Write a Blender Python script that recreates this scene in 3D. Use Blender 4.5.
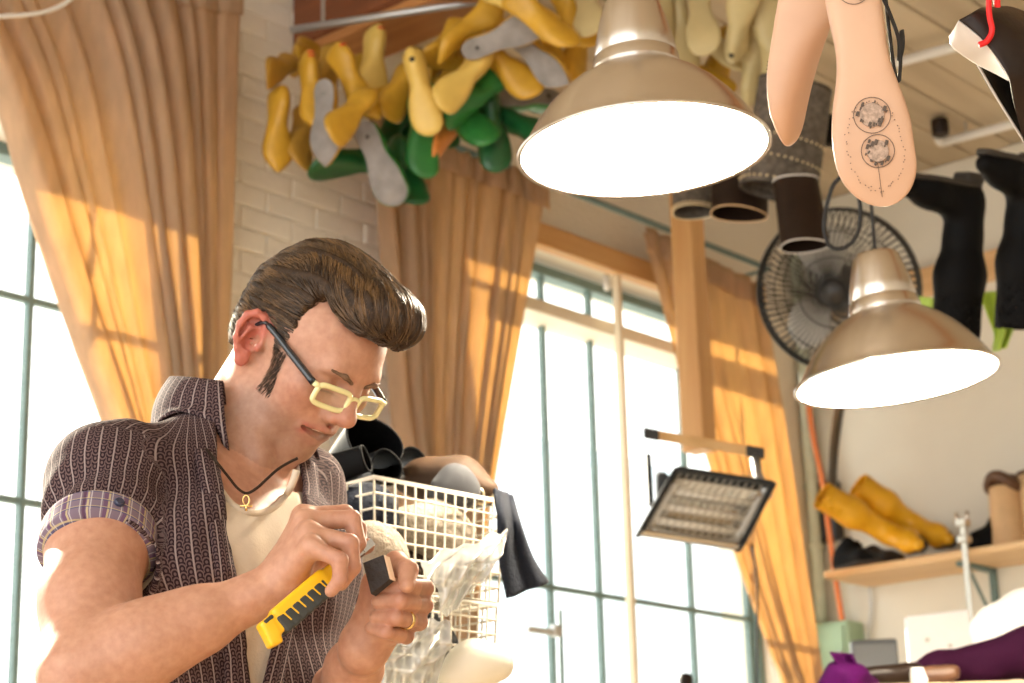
import bpy, math, random
import numpy as np
from mathutils import Matrix, Vector
random.seed(7); np.random.seed(7)
for o in list(bpy.data.objects): bpy.data.objects.remove(o)
scene = bpy.context.scene
COL = scene.collection

# ------------------------------------------------------------------ camera
FPX = 2000.0                       # focal length in pixels of the 1024 x 683 frame
PITCH, ROLL = math.radians(16.4), math.radians(1.6)
CAM = np.array([0.0, 0.0, 0.95])
_U0 = np.array([0, -math.sin(PITCH), math.cos(PITCH)])
_X = np.array([1.0, 0, 0])
CF = np.array([0, math.cos(PITCH), math.sin(PITCH)])
CR = math.cos(ROLL) * _X - math.sin(ROLL) * _U0
CU = math.cos(ROLL) * _U0 + math.sin(ROLL) * _X
cd = bpy.data.cameras.new('camera'); cam = bpy.data.objects.new('camera', cd); COL.objects.link(cam)
M3 = Matrix([[CR[i], CU[i], -CF[i]] for i in range(3)])
cam.matrix_world = Matrix.Translation(CAM.tolist()) @ M3.to_4x4()
cd.sensor_width = 36.0; cd.lens = FPX / 1024 * 36.0; cd.clip_start = 0.05; cd.clip_end = 300
cd.dof.use_dof = True; cd.dof.focus_distance = 2.2; cd.dof.aperture_fstop = 9.0
scene.camera = cam
# ------------------------------------------------------------------ world, sun, exposure
w = bpy.data.worlds.new('world'); scene.world = w; w.use_nodes = True
bg = w.node_tree.nodes['Background']
bg.inputs[0].default_value = (1.0, 0.985, 0.95, 1); bg.inputs[1].default_value = 2.5
vs = scene.view_settings
vs.view_transform = 'Standard'; vs.look = 'None'; vs.gamma = 1.0; vs.use_curve_mapping = False
vs.exposure = 0.42
WALL_AZ = math.radians(41.0)
E1 = np.array([math.sin(WALL_AZ), math.cos(WALL_AZ), 0]); E2 = np.array([math.cos(WALL_AZ), -math.sin(WALL_AZ), 0])
sd = bpy.data.lights.new('sun', 'SUN'); sd.energy = 12.0; sd.angle = math.radians(1.2); sd.color = (1.0, 0.87, 0.68)
sun = bpy.data.objects.new('sun', sd); COL.objects.link(sun)
_sdir = E2 * 1.0 - E1 * 0.12 + np.array([0, 0, -0.5])          # from outside, in through the window wall
sun.rotation_euler = Vector(_sdir.tolist()).to_track_quat('-Z', 'Y').to_euler()
sun.location = (-6, 10, 9)

# ------------------------------------------------------------------ pixel helpers
def ray(px, py):
    return CR * (px - 512) / FPX + CU * (341.5 - py) / FPX + CF
def P(px, py, d):                  # point at depth d (metres along the optical axis)
    return CAM + ray(px, py) * d
def to_px(p):
    q = np.asarray(p, float) - CAM; d = q @ CF
    return 512 + FPX * (q @ CR) / d, 341.5 - FPX * (q @ CU) / d, d
_r = ray(808, 420); CORNER = CAM + _r / np.hypot(_r[0], _r[1]) * 8.0; CORNER[2] = 0
CEIL = 3.82
def RW(s, t, z):                   # s: along window wall from the corner, t: into the room, z: height
    return CORNER - E1 * s + E2 * t + np.array([0, 0, z])
def on_t(px, py, t=0.0):           # pixel -> point of the plane t metres in front of the window wall
    r = ray(px, py); k = ((CORNER - CAM) @ E2 + t) / (r @ E2); return CAM + r * k
def on_s(px, py, s=0.0):           # pixel -> point of the plane s metres in front of the shelf wall
    r = ray(px, py); k = ((CORNER - CAM) @ E1 - s) / (r @ E1); return CAM + r * k
def on_z(px, py, z):
    r = ray(px, py); return CAM + r * ((z - CAM[2]) / r[2])
def stz(p):
    q = np.asarray(p) - CORNER; return -(q @ E1), q @ E2, p[2]
def at_t(px, py, t=0.0):
    a = stz(on_t(px, py, t)); return a[0], a[2]
def at_s(px, py, s=0.0):
    a = stz(on_s(px, py, s)); return a[1], a[2]

# ------------------------------------------------------------------ mesh builder
def nrm(v):
    v = np.asarray(v, float); return v / max(np.linalg.norm(v), 1e-9)
class MB:
    def __init__(s): s.v = []; s.f = []
    def add(s, vs, fs):
        o = len(s.v); s.v += [tuple(float(c) for c in p) for p in vs]; s.f += [tuple(i + o for i in q) for q in fs]; return s
    def box(s, c, ax, ay, az):     # centre and three half-axis vectors
        c = np.asarray(c, float); ax, ay, az = map(lambda a: np.asarray(a, float), (ax, ay, az))
        V = [c + sx * ax + sy * ay + sz * az for sx in (-1, 1) for sy in (-1, 1) for sz in (-1, 1)]
        F = [(0, 1, 3, 2), (4, 6, 7, 5), (0, 4, 5, 1), (2, 3, 7, 6), (0, 2, 6, 4), (1, 5, 7, 3)]
        if np.cross(ax, ay) @ az < 0: F = [q[::-1] for q in F]
        return s.add(V, F)
    def rbox(s, c, ax, ay, az, b=0.006):  # chamfered box
        c = np.asarray(c, float); A = [np.asarray(a, float) for a in (ax, ay, az)]; L = [np.linalg.norm(a) for a in A]; N = [nrm(a) for a in A]
        if np.cross(A[0], A[1]) @ A[2] < 0: N[2] = -N[2]
        b = min(b, min(L) * 0.45); V = []; idx = {}
        for sx in (-1, 1):
            for sy in (-1, 1):
                for sz in (-1, 1):
                    for k in range(3):
                        l = [L[j] - (b if j != k else 0) for j in range(3)]
                        idx[(sx, sy, sz, k)] = len(V); V.append(c + N[0] * sx * l[0] + N[1] * sy * l[1] + N[2] * sz * l[2])
        F = []; I = idx
        for k in range(3):
            i, j = (k + 1) % 3, (k + 2) % 3
            for sg in (-1, 1):
                q = []
                for a, bb in ((-1, -1), (1, -1), (1, 1), (-1, 1)):
                    t = [0, 0, 0]; t[k] = sg; t[i] = a; t[j] = bb; q.append(I[(*t, k)])
                F.append(tuple(q if sg > 0 else q[::-1]))
            for a in (-1, 1):
                for bb in (-1, 1):
                    t0 = [0, 0, 0]; t0[i] = a; t0[j] = bb; t1 = list(t0); t0[k] = -1; t1[k] = 1
                    q = (I[(*t0, i)], I[(*t1, i)], I[(*t1, j)], I[(*t0, j)])
                    F.append(q if a * bb < 0 else q[::-1])
        for sx in (-1, 1):
            for sy in (-1, 1):
                for sz in (-1, 1):
                    q = (I[(sx, sy, sz, 0)], I[(sx, sy, sz, 1)], I[(sx, sy, sz, 2)]); F.append(q if sx * sy * sz > 0 else q[::-1])
        return s.add(V, F)
    def tube(s, pts, r, n=8, closed=False, caps=True, flat=None):
        pts = [np.asarray(p, float) for p in pts]; m = len(pts); rs = [r] * m if np.isscalar(r) else list(r)
        tang = []
        for i in range(m):
            a = pts[(i - 1) % m] if closed or i > 0 else pts[i]; b = pts[(i + 1) % m] if closed or i < m - 1 else pts[i]
            tang.append(nrm(b - a))
        ref = np.array([0, 0, 1.0]) if abs(tang[0][2]) < 0.9 else np.array([1.0, 0, 0])
        if flat is not None: ref = np.asarray(flat, float)
        u = nrm(np.cross(tang[0], ref)); V = []
        for i in range(m):
            u = nrm(u - tang[i] * (u @ tang[i])); w_ = np.cross(tang[i], u)
            for k in range(n):
                a = 2 * math.pi * k / n; V.append(pts[i] + (u * math.cos(a) + w_ * math.sin(a)) * rs[i])
        F = []
        for i in range(m if closed else m - 1):
            j = (i + 1) % m
            for k in range(n):
                l = (k + 1) % n; F.append((i * n + k, i * n + l, j * n + l, j * n + k))
        if caps and not closed:
            F.append(tuple(range(n - 1, -1, -1))); F.append(tuple((m - 1) * n + k for k in range(n)))
        return s.add(V, F)
    def lathe(s, prof, o, axis, n=40, ref=None):   # prof: (r, h) list, around axis from o
        o = np.asarray(o, float); axis = nrm(axis); ref = np.array([1.0, 0, 0]) if ref is None else np.asarray(ref, float)
        if abs(ref @ axis) > 0.95: ref = np.array([0, 1.0, 0])
        u = nrm(ref - axis * (ref @ axis)); w_ = np.cross(axis, u); V = []; F = []
        for r, h in prof:
            for k in range(n):
                a = 2 * math.pi * k / n; V.append(o + axis * h + (u * math.cos(a) + w_ * math.sin(a)) * r)
        for i in range(len(prof) - 1):
            for k in range(n):
                l = (k + 1) % n; F.append((i * n + k, i * n + l, (i + 1) * n + l, (i + 1) * n + k))
        return s.add(V, F)
    def loft(s, rings, caps=True, closed=True):
        n = len(rings[0]); V = [p for r in rings for p in r]; F = []
        for i in range(len(rings) - 1):
            for k in range(n if closed else n - 1):
                l = (k + 1) % n; F.append((i * n + k, i * n + l, (i + 1) * n + l, (i + 1) * n + k))
        if caps and closed:
            F.append(tuple(range(n - 1, -1, -1))); F.append(tuple((len(rings) - 1) * n + k for k in range(n)))
        return s.add(V, F)
    def grid(s, fn, nu, nv):
        V = [fn(i / nu, j / nv) for j in range(nv + 1) for i in range(nu + 1)]
        F = [(j * (nu + 1) + i, j * (nu + 1) + i + 1, (j + 1) * (nu + 1) + i + 1, (j + 1) * (nu + 1) + i) for j in range(nv) for i in range(nu)]
        return s.add(V, F)
    def sheet(s, fn, nu, nv, th):          # a grid given real thickness th
        A = np.array([fn(i / nu, j / nv) for j in range(nv + 1) for i in range(nu + 1)]).reshape(nv + 1, nu + 1, 3)
        N = np.cross(np.gradient(A, axis=1), np.gradient(A, axis=0)); N /= np.maximum(np.linalg.norm(N, axis=2, keepdims=True), 1e-9)
        T = A + N * th / 2; B = A - N * th / 2; k = (nu + 1) * (nv + 1); W = nu + 1
        F = []
        for j in range(nv):
            for i in range(nu):
                q = (j * W + i, j * W + i + 1, (j + 1) * W + i + 1, (j + 1) * W + i); F.append(q[::-1]); F.append(tuple(a + k for a in q))
        def side(seq):
            for a, b in zip(seq[:-1], seq[1:]): F.append((a, b, b + k, a + k))
        side(list(range(W))); side([j * W + nu for j in range(nv + 1)]); side([nv * W + i for i in range(nu, -1, -1)]); side([j * W for j in range(nv, -1, -1)])
        return s.add(list(T.reshape(-1, 3)) + list(B.reshape(-1, 3)), F)
def mesh_obj(name, mb, mat, parent=None, loc=(0, 0, 0), smooth=False, sharp=None):
    V = np.array(mb.v, dtype=float) if isinstance(mb, MB) else np.asarray(mb[0], float); Fs = mb.f if isinstance(mb, MB) else mb[1]
    V = V - np.asarray(loc, float)
    me = bpy.data.meshes.new(name); me.from_pydata(V.tolist(), [], [tuple(int(i) for i in q) for q in Fs]); me.update()
    if mat is not None: me.materials.append(mat)
    if smooth:
        me.polygons.foreach_set('use_smooth', [True] * len(me.polygons))
        if sharp: me.set_sharp_from_angle(angle=math.radians(sharp))
    o = bpy.data.objects.new(name, me); COL.objects.link(o)
    if parent is not None: o.parent = parent
    return o
def tag(o, label, cat=None, group=None, kind=None):
    if label: o['label'] = label
    if cat: o['category'] = cat
    if group: o['group'] = group
    if kind: o['kind'] = kind
    return o
class Thing:                        # an Empty at the thing's base; parts are given in world coordinates
    def __init__(s, name, label, cat, loc, group=None):
        s.loc = np.asarray(loc, float); s.o = bpy.data.objects.new(name, None); COL.objects.link(s.o); s.o.location = s.loc.tolist()
        s.o.empty_display_size = 0.05; tag(s.o, label, cat, group)
    def part(s, name, mb, mat, parent=None, smooth=False, sharp=None, label=None):
        o = mesh_obj(name, mb, mat, parent or s.o, s.loc, smooth, sharp)
        if label: o['label'] = label
        return o
def single(name, label, cat, mb, mat, loc, group=None, smooth=False, sharp=None):
    o = mesh_obj(name, mb, mat, None, loc, smooth, sharp); o.location = [float(c) for c in loc]; return tag(o, label, cat, group)
def struct(name, mb, mat, parent=None, label=None, smooth=False, sharp=None):
    o = mesh_obj(name, mb, mat, parent, (0, 0, 0), smooth, sharp)
    if parent is None: o['kind'] = 'structure'
    if label: o['label'] = label
    return o
def copy_tree(o, mw):
    c = o.copy(); COL.objects.link(c); c.matrix_world = mw
    for ch in o.children:
        d = ch.copy(); COL.objects.link(d); d.parent = c
    return c
def bez(pts, n=12):                 # Catmull-Rom through points
    pts = [np.asarray(p, float) for p in pts]; Q = [2 * pts[0] - pts[1]] + pts + [2 * pts[-1] - pts[-2]]; out = []
    for i in range(1, len(Q) - 2):
        for k in range(n):
            t = k / n; a, b, c, d = Q[i - 1:i + 3]
            out.append(0.5 * (2 * b + (c - a) * t + (2 * a - 5 * b + 4 * c - d) * t * t + (3 * b - a - 3 * c + d) * t ** 3))
    out.append(pts[-1]); return out

# ------------------------------------------------------------------ materials
def mat(name, col, rough=0.5, metal=0.0, noise=0.0, nscale=20.0, bump=0.0, bscale=60.0, spec=0.5, trans=0.0, sheen=0.0, stretch=None, col2=None, aniso=0.0, sss=0.0, coat=0.0):
    m = bpy.data.materials.new(name); m.use_nodes = True; nt = m.node_tree; b = nt.nodes['Principled BSDF']
    b.inputs['Base Color'].default_value = (*col, 1); b.inputs['Roughness'].default_value = rough; b.inputs['Metallic'].default_value = metal
    b.inputs['Specular IOR Level'].default_value = spec; b.inputs['Anisotropic'].default_value = aniso; b.inputs['Coat Weight'].default_value = coat
    if sheen: b.inputs['Sheen Weight'].default_value = sheen
    if trans: b.inputs['Transmission Weight'].default_value = trans
    if sss: b.inputs['Subsurface Weight'].default_value = sss; b.inputs['Subsurface Radius'].default_value = (0.012, 0.004, 0.002); b.inputs['Subsurface Scale'].default_value = 0.6
    tc = nt.nodes.new('ShaderNodeTexCoord'); src = tc.outputs['Object']
    if stretch:
        mp = nt.nodes.new('ShaderNodeMapping'); mp.inputs['Scale'].default_value = stretch; nt.links.new(src, mp.inputs[0]); src = mp.outputs[0]
    if noise or col2:
        n = nt.nodes.new('ShaderNodeTexNoise'); n.inputs['Scale'].default_value = nscale; n.inputs['Detail'].default_value = 6; nt.links.new(src, n.inputs['Vector'])
        r = nt.nodes.new('ShaderNodeValToRGB'); c2 = col2 or tuple(c * (1 - noise) for c in col)
        r.color_ramp.elements[0].position = 0.33; r.color_ramp.elements[1].position = 0.67
        r.color_ramp.elements[0].color = (*c2, 1); r.color_ramp.elements[1].color = (*col, 1)
        nt.links.new(n.outputs['Fac'], r.inputs[0]); nt.links.new(r.outputs[0], b.inputs['Base Color'])
    if bump:
        n2 = nt.nodes.new('ShaderNodeTexNoise'); n2.inputs['Scale'].default_value = bscale; n2.inputs['Detail'].default_value = 5; nt.links.new(src, n2.inputs['Vector'])
        bp = nt.nodes.new('ShaderNodeBump'); bp.inputs['Strength'].default_value = bump; bp.inputs['Distance'].default_value = 0.01
        nt.links.new(n2.outputs['Fac'], bp.inputs['Height']); nt.links.new(bp.outputs[0], b.inputs['Normal'])
    return m
def wood(name, c1, c2, axis, rough=0.55, scale=14):    # grain running along the world direction axis
    m = bpy.data.materials.new(name); m.use_nodes = True; nt = m.node_tree; b = nt.nodes['Principled BSDF']; b.inputs['Roughness'].default_value = rough
    tc = nt.nodes.new('ShaderNodeTexCoord'); mp = nt.nodes.new('ShaderNodeMapping'); q = Vector(np.asarray(axis, float).tolist()).to_track_quat('X', 'Z').inverted().to_euler()
    mp.inputs['Rotation'].default_value = q; mp2 = nt.nodes.new('ShaderNodeMapping'); mp2.inputs['Scale'].default_value = (0.08, 1, 1)
    nt.links.new(tc.outputs['Object'], mp.inputs[0]); nt.links.new(mp.outputs[0], mp2.inputs[0])
    n = nt.nodes.new('ShaderNodeTexNoise'); n.inputs['Scale'].default_value = scale; n.inputs['Detail'].default_value = 7; n.inputs['Distortion'].default_value = 0.6
    nt.links.new(mp2.outputs[0], n.inputs['Vector'])
    oi = nt.nodes.new('ShaderNodeObjectInfo'); r = nt.nodes.new('ShaderNodeValToRGB'); r.color_ramp.elements[0].position = 0.3; r.color_ramp.elements[1].position = 0.7
    r.color_ramp.elements[0].color = (*c2, 1); r.color_ramp.elements[1].color = (*c1, 1)
    ma = nt.nodes.new('ShaderNodeMath'); ma.operation = 'MULTIPLY_ADD'; ma.inputs[1].default_value = 0.3; ma.inputs[2].default_value = -0.15; nt.links.new(oi.outputs['Random'], ma.inputs[0])
    ad = nt.nodes.new('ShaderNodeMath'); nt.links.new(n.outputs['Fac'], ad.inputs[0]); nt.links.new(ma.outputs[0], ad.inputs[1])
    nt.links.new(ad.outputs[0], r.inputs[0]); nt.links.new(r.outputs[0], b.inputs['Base Color'])
    bp = nt.nodes.new('ShaderNodeBump'); bp.inputs['Strength'].default_value = 0.25; bp.inputs['Distance'].default_value = 0.004
    nt.links.new(n.outputs['Fac'], bp.inputs['Height']); nt.links.new(bp.outputs[0], b.inputs['Normal'])
    return m
def emis(name, col, st):
    m = bpy.data.materials.new(name); m.use_nodes = True; b = m.node_tree.nodes['Principled BSDF']
    b.inputs['Base Color'].default_value = (*col, 1); b.inputs['Emission Color'].default_value = (*col, 1); b.inputs['Emission Strength'].default_value = st; return m
def glassy(name, tint, gloss=0.05, rough=0.03):
    m = bpy.data.materials.new(name); m.use_nodes = True; nt = m.node_tree; nt.nodes.clear()
    o = nt.nodes.new('ShaderNodeOutputMaterial'); t = nt.nodes.new('ShaderNodeBsdfTransparent'); t.inputs[0].default_value = (*tint, 1)
    g = nt.nodes.new('ShaderNodeBsdfGlossy'); g.inputs['Roughness'].default_value = rough; x = nt.nodes.new('ShaderNodeMixShader')
    x.inputs[0].default_value = gloss; nt.links.new(t.outputs[0], x.inputs[1]); nt.links.new(g.outputs[0], x.inputs[2]); nt.links.new(x.outputs[0], o.inputs[0])
    return m
def cloth(name, col, tcol, fac=0.5, nscale=30, bump=0.15):   # woven cloth that lets light through
    m = bpy.data.materials.new(name); m.use_nodes = True; nt = m.node_tree; nt.nodes.clear()
    o = nt.nodes.new('ShaderNodeOutputMaterial'); d = nt.nodes.new('ShaderNodeBsdfDiffuse'); t = nt.nodes.new('ShaderNodeBsdfTranslucent'); x = nt.nodes.new('ShaderNodeMixShader')
    tc = nt.nodes.new('ShaderNodeTexCoord'); mp = nt.nodes.new('ShaderNodeMapping'); mp.inputs['Scale'].default_value = (1, 1, 0.25); nt.links.new(tc.outputs['Object'], mp.inputs[0])
    n = nt.nodes.new('ShaderNodeTexNoise'); n.inputs['Scale'].default_value = nscale; n.inputs['Detail'].default_value = 6; nt.links.new(mp.outputs[0], n.inputs['Vector'])
    for node, c in ((d, col), (t, tcol)):
        r = nt.nodes.new('ShaderNodeValToRGB'); r.color_ramp.elements[0].position = 0.3; r.color_ramp.elements[1].position = 0.7
        r.color_ramp.elements[0].color = (*[k * 0.85 for k in c], 1); r.color_ramp.elements[1].color = (*c, 1); nt.links.new(n.outputs['Fac'], r.inputs[0]); nt.links.new(r.outputs[0], node.inputs[0])
    bp = nt.nodes.new('ShaderNodeBump'); bp.inputs['Strength'].default_value = bump; bp.inputs['Distance'].default_value = 0.005; nt.links.new(n.outputs['Fac'], bp.inputs['Height']); nt.links.new(bp.outputs[0], d.inputs['Normal'])
    x.inputs[0].default_value = fac; nt.links.new(d.outputs[0], x.inputs[1]); nt.links.new(t.outputs[0], x.inputs[2]); nt.links.new(x.outputs[0], o.inputs[0])
    return m
M = {}
M['brick'] = mat('painted_brick', (0.88, 0.83, 0.74), 0.7, noise=0.08, nscale=9, bump=0.5, bscale=35)
M['mortar'] = mat('painted_mortar', (0.80, 0.74, 0.64), 0.85, bump=0.5, bscale=60)
M['plaster'] = mat('cream_plaster', (0.80, 0.78, 0.70), 0.8, noise=0.07, nscale=3, bump=0.1, bscale=15)
M['ceiling'] = mat('ceiling_boarding', (0.42, 0.34, 0.23), 0.8)
M['plank'] = wood('ceiling_plank', (0.62, 0.52, 0.37), (0.46, 0.37, 0.25), E1, 0.65, 9)
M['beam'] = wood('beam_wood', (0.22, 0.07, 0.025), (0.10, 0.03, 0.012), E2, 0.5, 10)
M['pine_e1'] = wood('pine_along', (0.72, 0.45, 0.20), (0.55, 0.29, 0.10), E1, 0.5, 14)
M['pine_z'] = wood('pine_upright', (0.70, 0.42, 0.18), (0.52, 0.26, 0.09), (0, 0, 1), 0.5, 14)
M['pine_e2'] = wood('pine_shelf', (0.80, 0.56, 0.31), (0.66, 0.41, 0.2), E2, 0.5, 12)
M['pale_wood'] = wood('pale_batten', (0.82, 0.72, 0.56), (0.72, 0.60, 0.42), (0, 0, 1), 0.6, 14)
M['floor'] = wood('floor_wood', (0.50, 0.36, 0.22), (0.36, 0.24, 0.14), E1, 0.5, 6)
M['steel_frame'] = mat('painted_window_steel', (0.15, 0.235, 0.23), 0.5, noise=0.15, nscale=30)
M['window_white'] = mat('window_surround_paint', (0.80, 0.74, 0.62), 0.6, noise=0.06)
M['glass'] = glassy('window_glass', (0.96, 0.98, 0.98))
M['curtain'] = cloth('tan_curtain_cloth', (0.61, 0.475, 0.345), (0.95, 0.67, 0.34), 0.5)
M['black'] = mat('black_plastic', (0.02, 0.02, 0.022), 0.4)
M['white_paint'] = mat('white_paint', (0.82, 0.81, 0.78), 0.4)
M['grey_metal'] = mat('grey_metal', (0.55, 0.56, 0.56), 0.4, 0.8)
# ------------------------------------------------------------------ smooth solid modelling: blended primitives meshed with surface nets
class Solid:
    def __init__(s): s.ops = []; s.post = None
    def _add(s, fn, c, r, k, op): s.ops.append((fn, np.asarray(c, float), float(r), k, op)); return s
    def cap(s, a, b, ra, rb=None, k=0.01, op='+'):
        a = np.asarray(a, float); b = np.asarray(b, float); rb = ra if rb is None else rb; ab = b - a; L = max(ab @ ab, 1e-12)
        def fn(p):
            q = p - a; t = np.clip(q @ ab / L, 0, 1); return np.linalg.norm(q - t[:, None] * ab, axis=1) - (ra + t * (rb - ra))
        return s._add(fn, (a + b) / 2, math.sqrt(L) / 2 + max(ra, rb), k, op)
    def chain(s, pts, rs, k=0.01, op='+'):
        for i in range(len(pts) - 1): s.cap(pts[i], pts[i + 1], rs[i], rs[i + 1], k, op)
        return s
    def ell(s, c, r, axes=None, k=0.01, op='+'):
        c = np.asarray(c, float); A = np.eye(3) if axes is None else np.array([nrm(a) for a in axes]); r = np.asarray(r, float)
        def fn(p):
            q = (p - c) @ A.T; k0 = np.linalg.norm(q / r, axis=1); k1 = np.maximum(np.linalg.norm(q / r ** 2, axis=1), 1e-9); return k0 * (k0 - 1) / k1
        return s._add(fn, c, r.max(), k, op)
    def box(s, c, r, axes=None, k=0.01, rnd=0.004, op='+'):
        c = np.asarray(c, float); A = np.eye(3) if axes is None else np.array([nrm(a) for a in axes]); r = np.asarray(r, float) - rnd
        def fn(p):
            q = np.abs((p - c) @ A.T) - r; return np.linalg.norm(np.maximum(q, 0), axis=1) + np.minimum(q.max(axis=1), 0) - rnd
        return s._add(fn, c, np.linalg.norm(r) + rnd, k, op)
    def half(s, c, n, k=0.003):          # cut away the side the normal points to
        c = np.asarray(c, float); n = nrm(n)
        return s._add(lambda p: -((p - c) @ n), c, 1e3, k, '-')
    def custom(s, fn, c, r, k, op): return s._add(fn, c, r, k, op)
    def eval(s, p, cull=None):
        d = np.full(len(p), 0.3)
        for fn, c, r, k, op in s.ops:
            if cull is not None and r < 100 and np.linalg.norm(c - cull[0]) - r - cull[1] > 0.03 + k: continue
            q = fn(p)
            if op == '+':
                h = np.maximum(k - np.abs(d - q), 0) / max(k, 1e-6); d = np.minimum(d, q) - h * h * k * 0.25
            else:
                q = -q; h = np.maximum(k - np.abs(d - q), 0) / max(k, 1e-6); d = np.maximum(d, q) + h * h * k * 0.25
        if s.post is not None: d = s.post(p, d)
        return d
    def bounds(s):
        lo = np.min([c - r for f, c, r, k, o in s.ops if o == '+'], axis=0); hi = np.max([c + r for f, c, r, k, o in s.ops if o == '+'], axis=0); return lo, hi
    def mesh(s, h, lo=None, hi=None, pad=0.012):
        l0, h0 = s.bounds(); lo = np.asarray(l0 if lo is None else lo) - pad; hi = np.asarray(h0 if hi is None else hi) + pad
        B = 8; nb = np.ceil((hi - lo) / (B * h)).astype(int)
        gx = np.stack(np.meshgrid(*[np.arange(n) for n in nb], indexing='ij'), -1).reshape(-1, 3)
        cen = lo + (gx + 0.5) * B * h; half = B * h * 0.5 * math.sqrt(3); act = []
        SB = 4; key = gx // SB; kk = key[:, 0] * 100000000 + key[:, 1] * 10000 + key[:, 2]; order = np.argsort(kk, kind='stable'); _, st = np.unique(kk[order], return_index=True)
        groups = np.split(order, st[1:]); ids = []; pos = []; quads = []
        li = np.stack(np.meshgrid(*[np.arange(B + 1)] * 3, indexing='ij'), -1).reshape(-1, 3); N1 = B + 1
        dims = nb * B + 2; mul = np.array([dims[1] * dims[2], dims[2], 1], dtype=np.int64)
        corner = np.array([[i, j, k] for i in (0, 1) for j in (0, 1) for k in (0, 1)])
        edges = [(a, b) for a in range(8) for b in range(a + 1, 8) if np.abs(corner[a] - corner[b]).sum() == 1]
        for g in groups:
            cc = cen[g].mean(axis=0); cr = SB * half
            dv = s.eval(cen[g], (cc, cr)); g = g[np.abs(dv) < half * 1.5 + 0.004]
            if len(g) == 0: continue
            cc = cen[g].mean(axis=0); cr = np.linalg.norm(cen[g] - cc, axis=1).max() + half
            base = gx[g] * B; gi = base[:, None, :] + li[None]; p = lo + gi.reshape(-1, 3) * h
            D = s.eval(p, (cc, cr)).reshape(len(g), N1, N1, N1)
            vals = np.stack([D[:, c[0]:c[0] + B, c[1]:c[1] + B, c[2]:c[2] + B] for c in corner], -1).reshape(-1, 8)
            sg = vals < 0; m = sg.any(1) & ~sg.all(1)
            if not m.any(): continue
            ci = (base[:, None, :] + np.stack(np.meshgrid(*[np.arange(B)] * 3, indexing='ij'), -1).reshape(1, -1, 3)).reshape(-1, 3)[m]; vals = vals[m]; sg = sg[m]
            acc = np.zeros((len(ci), 3)); cnt = np.zeros(len(ci))
            for a, b in edges:
                x = sg[:, a] != sg[:, b]; t = vals[x, a] / (vals[x, a] - vals[x, b]); acc[x] += corner[a] + t[:, None] * (corner[b] - corner[a]); cnt[x] += 1
            pos.append(lo + (ci + acc / cnt[:, None]) * h); ids.append(ci @ mul)
            for ax, cb in ((0, 4), (1, 2), (2, 1)):
                x = sg[:, 0] != sg[:, cb]; e = np.eye(3, dtype=int); u, v = e[(ax + 1) % 3], e[(ax + 2) % 3]; c0 = ci[x]
                q = np.stack([c0 @ mul, (c0 - u) @ mul, (c0 - u - v) @ mul, (c0 - v) @ mul], 1); fl = sg[x, 0]; q[~fl] = q[~fl][:, ::-1]; quads.append(q)
        ids = np.concatenate(ids); pos = np.concatenate(pos); quads = np.concatenate(quads); o = np.argsort(ids); ids = ids[o]; pos = pos[o]
        ix = np.searchsorted(ids, quads); ix = np.minimum(ix, len(ids) - 1); ok = (ids[ix] == quads).all(1); return pos, ix[ok]
def fast_mesh(name, V, F, m, parent=None, loc=(0, 0, 0), smooth=True):
    V = (np.asarray(V) - np.asarray(loc)).astype(np.float32); F = np.asarray(F, dtype=np.int32); me = bpy.data.meshes.new(name)
    n = F.shape[1]; me.vertices.add(len(V)); me.vertices.foreach_set('co', V.ravel()); me.loops.add(F.size); me.loops.foreach_set('vertex_index', F.ravel())
    me.polygons.add(len(F)); me.polygons.foreach_set('loop_start', np.arange(0, F.size, n, dtype=np.int32)); me.polygons.foreach_set('loop_total', np.full(len(F), n, dtype=np.int32))
    me.polygons.foreach_set('use_smooth', np.full(len(F), smooth)); me.update(calc_edges=True); me.validate()
    if m is not None: me.materials.append(m)
    o = bpy.data.objects.new(name, me); COL.objects.link(o)
    if parent is not None: o.parent = parent
    return o
def solid_part(th, name, sol, h, m, parent=None, label=None):
    V, F = sol.mesh(h); o = fast_mesh(name, V, F, m, parent or th.o, th.loc)
    if label: o['label'] = label
    return o
# ================================================================== the setting
ex, et, ez = -E1, E2, np.array([0, 0, 1.0])
def rbx(mb, s0, s1, t0, t1, z0, z1, b=None):   # box in room coordinates
    c = RW((s0 + s1) / 2, (t0 + t1) / 2, (z0 + z1) / 2); a = (ex * abs(s1 - s0) / 2, et * abs(t1 - t0) / 2, ez * abs(z1 - z0) / 2)
    return mb.rbox(c, *a, b=b) if b else mb.box(c, *a)
S_END = 8.5; T_END = 6.0
W1_R = at_t(176, 300)[0]                       # left window, jamb beside the brick pier
W1_HEAD = at_t(163, 172)[1]
W2_L = at_t(432, 400)[0]; W2_R = at_t(782, 500)[0]; W2_HEAD = at_t(600, 262)[1]
SILL = 1.15; TW = 0.32                          # wall thickness
wb = MB()
rbx(wb, S_END, W1_R + 2.6, -TW, 0, 0, CEIL); rbx(wb, W1_R + 2.6, W1_R, -TW, 0, W1_HEAD, CEIL); rbx(wb, W1_R + 2.6, W1_R, -TW, 0, 0, SILL)
rbx(wb, W1_R, W2_L, -TW, -0.006, 0, CEIL)      # pier, set back behind its bricks
rbx(wb, W2_L, W2_R, -TW, 0, W2_HEAD, CEIL); rbx(wb, W2_L, W2_R, -TW, 0, 0, SILL); rbx(wb, W2_R, 0, -TW, 0, 0, CEIL)
wall_left = struct('wall_left', wb, M['mortar'])
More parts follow.
